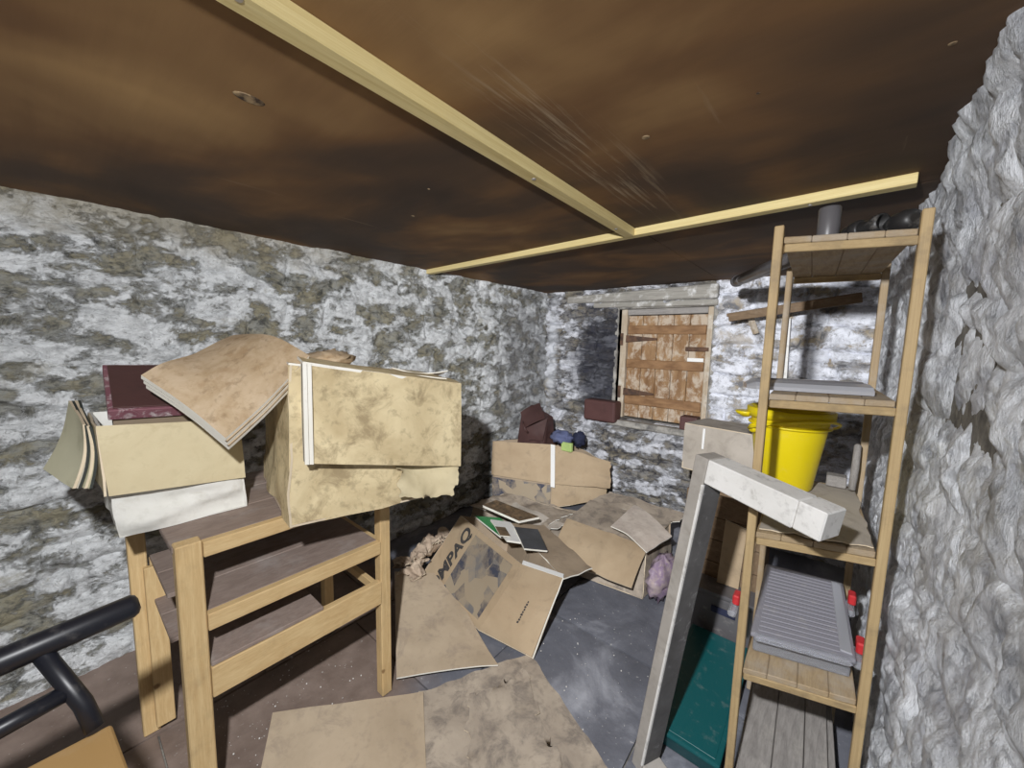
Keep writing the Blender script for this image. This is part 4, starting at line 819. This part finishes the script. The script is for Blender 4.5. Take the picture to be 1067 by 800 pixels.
# ---- magazines in it
def magazine(q, mats, label, th=0.008, grp='magazines in the computer carton', seed=0):
    m = thing('magazine', q[0], label, 'magazine', grp)
    q = [Vector(p) for p in q]; n_ = (q[1]-q[0]).cross(q[3]-q[0]).normalized(); n_ = n_ if n_.z > 0 else -n_
    if (q[1]-q[0]).cross(q[3]-q[0]).z < 0: q = [q[0], q[3], q[2], q[1]]
    sheet('pages', [tuple(p) for p in q], ['paper_pale', 'edge_white'], m, (4, 4), th, 0.0)
    sheet('cover', [tuple(p+n_*0.002) for p in q], [mats, mats], m, (8, 8), 0.0015, 0.0)
    return m
magazine([(-1.60, 1.60, 0.335), (-1.32, 1.52, 0.335), (-1.24, 1.64, 0.300), (-1.52, 1.74, 0.300)], 'cover_green', 'green covered magazine in the tipped computer carton')
magazine([(-1.47, 1.60, 0.355), (-1.23, 1.47, 0.365), (-1.17, 1.56, 0.335), (-1.40, 1.70, 0.325)], 'cover_white', 'white covered magazine lying on the green one')
magazine([(-1.32, 1.64, 0.345), (-1.13, 1.49, 0.350), (-1.06, 1.60, 0.318), (-1.24, 1.76, 0.312)], 'cover_dark', 'dark covered magazine at the right of the tipped carton')
magazine([(-1.66, 1.73, 0.345), (-1.38, 1.76, 0.318), (-1.33, 1.90, 0.312), (-1.66, 1.86, 0.338)], 'cover_brown', 'brown photo magazine on top at the back of the tipped carton', 0.014)
magazine([(-1.36, 1.52, 0.378), (-1.27, 1.46, 0.382), (-1.24, 1.51, 0.368), (-1.33, 1.57, 0.364)], 'cover_brown', 'small brown booklet on the white magazine', 0.004)
# ---- right hand carton with drooping flap
br_ = thing('cardboard_box', (-0.95, 2.25, 0.004), 'sagging carton with one wide flap drooping forward, right of the heap', 'box')
E4 = [(-1.165, 1.945, 0.006), (-0.69, 2.0, 0.006), (-0.70, 2.50, 0.006), (-1.27, 2.47, 0.006)]
ET = [(-1.245, 2.09, 0.245), (-0.735, 2.14, 0.225), (-0.725, 2.55, 0.235), (-1.27, 2.46, 0.26)]
carton(E4, 0, ET, ['card_damp', 'card_damp', 'card_brown', 'card_brown'], br_, 0.012, 41.0)
sheet('front_flap', [(-1.190, 1.835, 0.125), (-0.712, 1.885, 0.125), (-0.722, 2.145, 0.240), (-1.245, 2.095, 0.262)], ['card_tan', 'edge_tan'], br_, (18, 12), 0.006, 0.006, 5, 42.0, bend=lambda u, v: 0.012*np.exp(-((u-0.6)/0.06)**2)+0.02*np.sin(v*PI))
sheet('top_flap', [(-1.245, 2.10, 0.255), (-0.735, 2.15, 0.235), (-0.725, 2.55, 0.245), (-1.27, 2.46, 0.268)], ['card_damp', 'edge_tan'], br_, (14, 12), 0.006, 0.008, 5, 43.0)
sheet('back_flap', [(-1.27, 2.46, 0.262), (-0.725, 2.55, 0.240), (-0.66, 2.72, 0.255), (-1.22, 2.66, 0.29)], ['card_damp', 'edge_white'], br_, (12, 6), 0.006, 0.012, 5, 44.0, ragged=0.05)
tag(sheet('paper_sheet', [(-0.945, 2.11, 0.305), (-0.69, 2.02, 0.275), (-0.635, 2.27, 0.285), (-0.945, 2.47, 0.325)], ['paper_grey', 'edge_white'], None, (14, 12), 0.006, 0.008, 5, 51.0, base=(-0.8, 2.2, 0.27), bend=lambda u, v: 0.02*np.sin(u*PI)), 'fibrous grey paper sheet lying on the sagging carton', 'paper')
tag(blob('plastic_bag', (-0.628, 2.12, 0.115), (0.062, 0.16, 0.11), 'purple_film', None, 0.30, 3.5, 6, (26, 16), (-0.62, 2.12, 0.005)), 'crumpled purple plastic bag beside the white frame', 'bag')
# ---- cardboard on the floor
f1 = tag(sheet('cardboard_sheet', [(-1.79, 1.16, 0.10), (-1.255, 0.815, 0.020), (-0.985, 1.135, 0.020), (-1.60, 1.36, 0.075)], ['card_floor', 'edge_white'], None, (22, 18), 0.006, 0.006, 4, 61.0, base=(-1.4, 1.1, 0.012),
     bend=lambda u, v: 0.010*sstep(0.85, 1, u)+0.010*np.sin(v*PI)*u), 'pale cardboard flap with curled white edge leading to the lettered carton', 'cardboard')
tag(sheet('cardboard_sheet', [(-1.475, 0.435, 0.022), (-1.05, 0.215, 0.020), (-0.80, 0.62, 0.021), (-1.125, 0.850, 0.024)], ['card_floor', 'edge_tan'], None, (18, 18), 0.005, 0.004, 4, 63.0, base=(-1.1, 0.5, 0.005)), 'flat cardboard sheet on the floor in front of the bench', 'cardboard')
tag(sheet('cardboard_sheet', [(-1.150, 0.845, 0.014), (-0.80, 0.55, 0.013), (-0.41, 1.07, 0.013), (-0.93, 1.285, 0.014)], ['card_damp', 'edge_tan'], None, (22, 22), 0.005, 0.005, 5, 65.0, base=(-0.8, 0.95, 0.004), ragged=0.025), 'damp torn cardboard sheet on the floor, nearest the white frame', 'cardboard')
tag(sheet('cardboard_scrap', [(-0.97, 0.95, 0.030), (-0.72, 0.70, 0.026), (-0.56, 0.96, 0.026), (-0.88, 1.19, 0.030)], ['card_damp', 'edge_tan'], None, (18, 14), 0.004, 0.006, 9, 67.0, base=(-0.85, 1.0, 0.015), ragged=0.12), 'peeling rag of wet cardboard on the damp sheet', 'cardboard')
# ---- crumpled paper by the bench leg
for i, (q, lb_) in enumerate((
    ([(-1.93, 1.25, 0.03), (-1.76, 1.20, 0.12), (-1.74, 1.33, 0.17), (-1.90, 1.42, 0.10)], 'brown crumpled paper lowest in the shade of the bench'),
    ([(-1.84, 1.33, 0.11), (-1.70, 1.24, 0.17), (-1.66, 1.36, 0.24), (-1.80, 1.46, 0.19)], 'brown crumpled paper against the left side of the lettered carton'),
    ([(-1.98, 1.44, 0.05), (-1.80, 1.42, 0.16), (-1.76, 1.58, 0.20), (-1.95, 1.62, 0.10)], 'grey crumpled paper farthest back beside the lettered carton'),
    ([(-1.76, 1.17, 0.10), (-1.64, 1.16, 0.13), (-1.63, 1.27, 0.17), (-1.74, 1.29, 0.17)], 'small torn paper scrap at the top edge of the pale flap'))):
    tag(sheet('crumpled_paper', q, ['crumple', 'edge_tan'], None, (22, 22), 0.003, 0.060, 11, i*7+1.5, base=q[0], ragged=0.20), lb_, 'paper', 'crumpled papers by the bench')
# ---- maroon tins on the stone ledge
tag(box('tin_box', -1.74, -1.43, YB-0.155, YB-0.02, LEDGE+0.045, LEDGE+0.235, 'maroon', None, 0.022, (-1.58, YB-0.09, LEDGE+0.045), 3, False), 'dull maroon tin box on the stone ledge left of the hatch', 'tin')
tag(box('tin_box', -0.905, -0.775, YB-0.085, YB+0.03, WZ0-0.004, WZ0+0.105, 'maroon', None, 0.012, (-0.84, YB-0.03, WZ0-0.004), 2), 'small maroon tin in the corner of the hatch sill', 'tin')
# ---- crumbs of plaster on the floor, uncountable
bmc = bmesh.new(); rc = random.Random(9)
for i in range(120):
    x, y = ((rc.uniform(-0.95, -0.42), rc.uniform(1.1, 1.85)) if i % 2 else (rc.uniform(-1.7, -1.32), rc.uniform(0.3, 0.75))); r = rc.choice((0.0012, 0.0015, 0.002, 0.003))
    bmesh.ops.create_icosphere(bmc, subdivisions=1, radius=r, matrix=Matrix.Translation((x, y, 0.004)))
cu = frombm('plaster_crumbs', bmc, 'crumb'); tag(cu, 'white plaster crumbs scattered over the floor', 'crumbs'); cu['kind'] = 'stuff'
print('stones', nL, nB, nR)
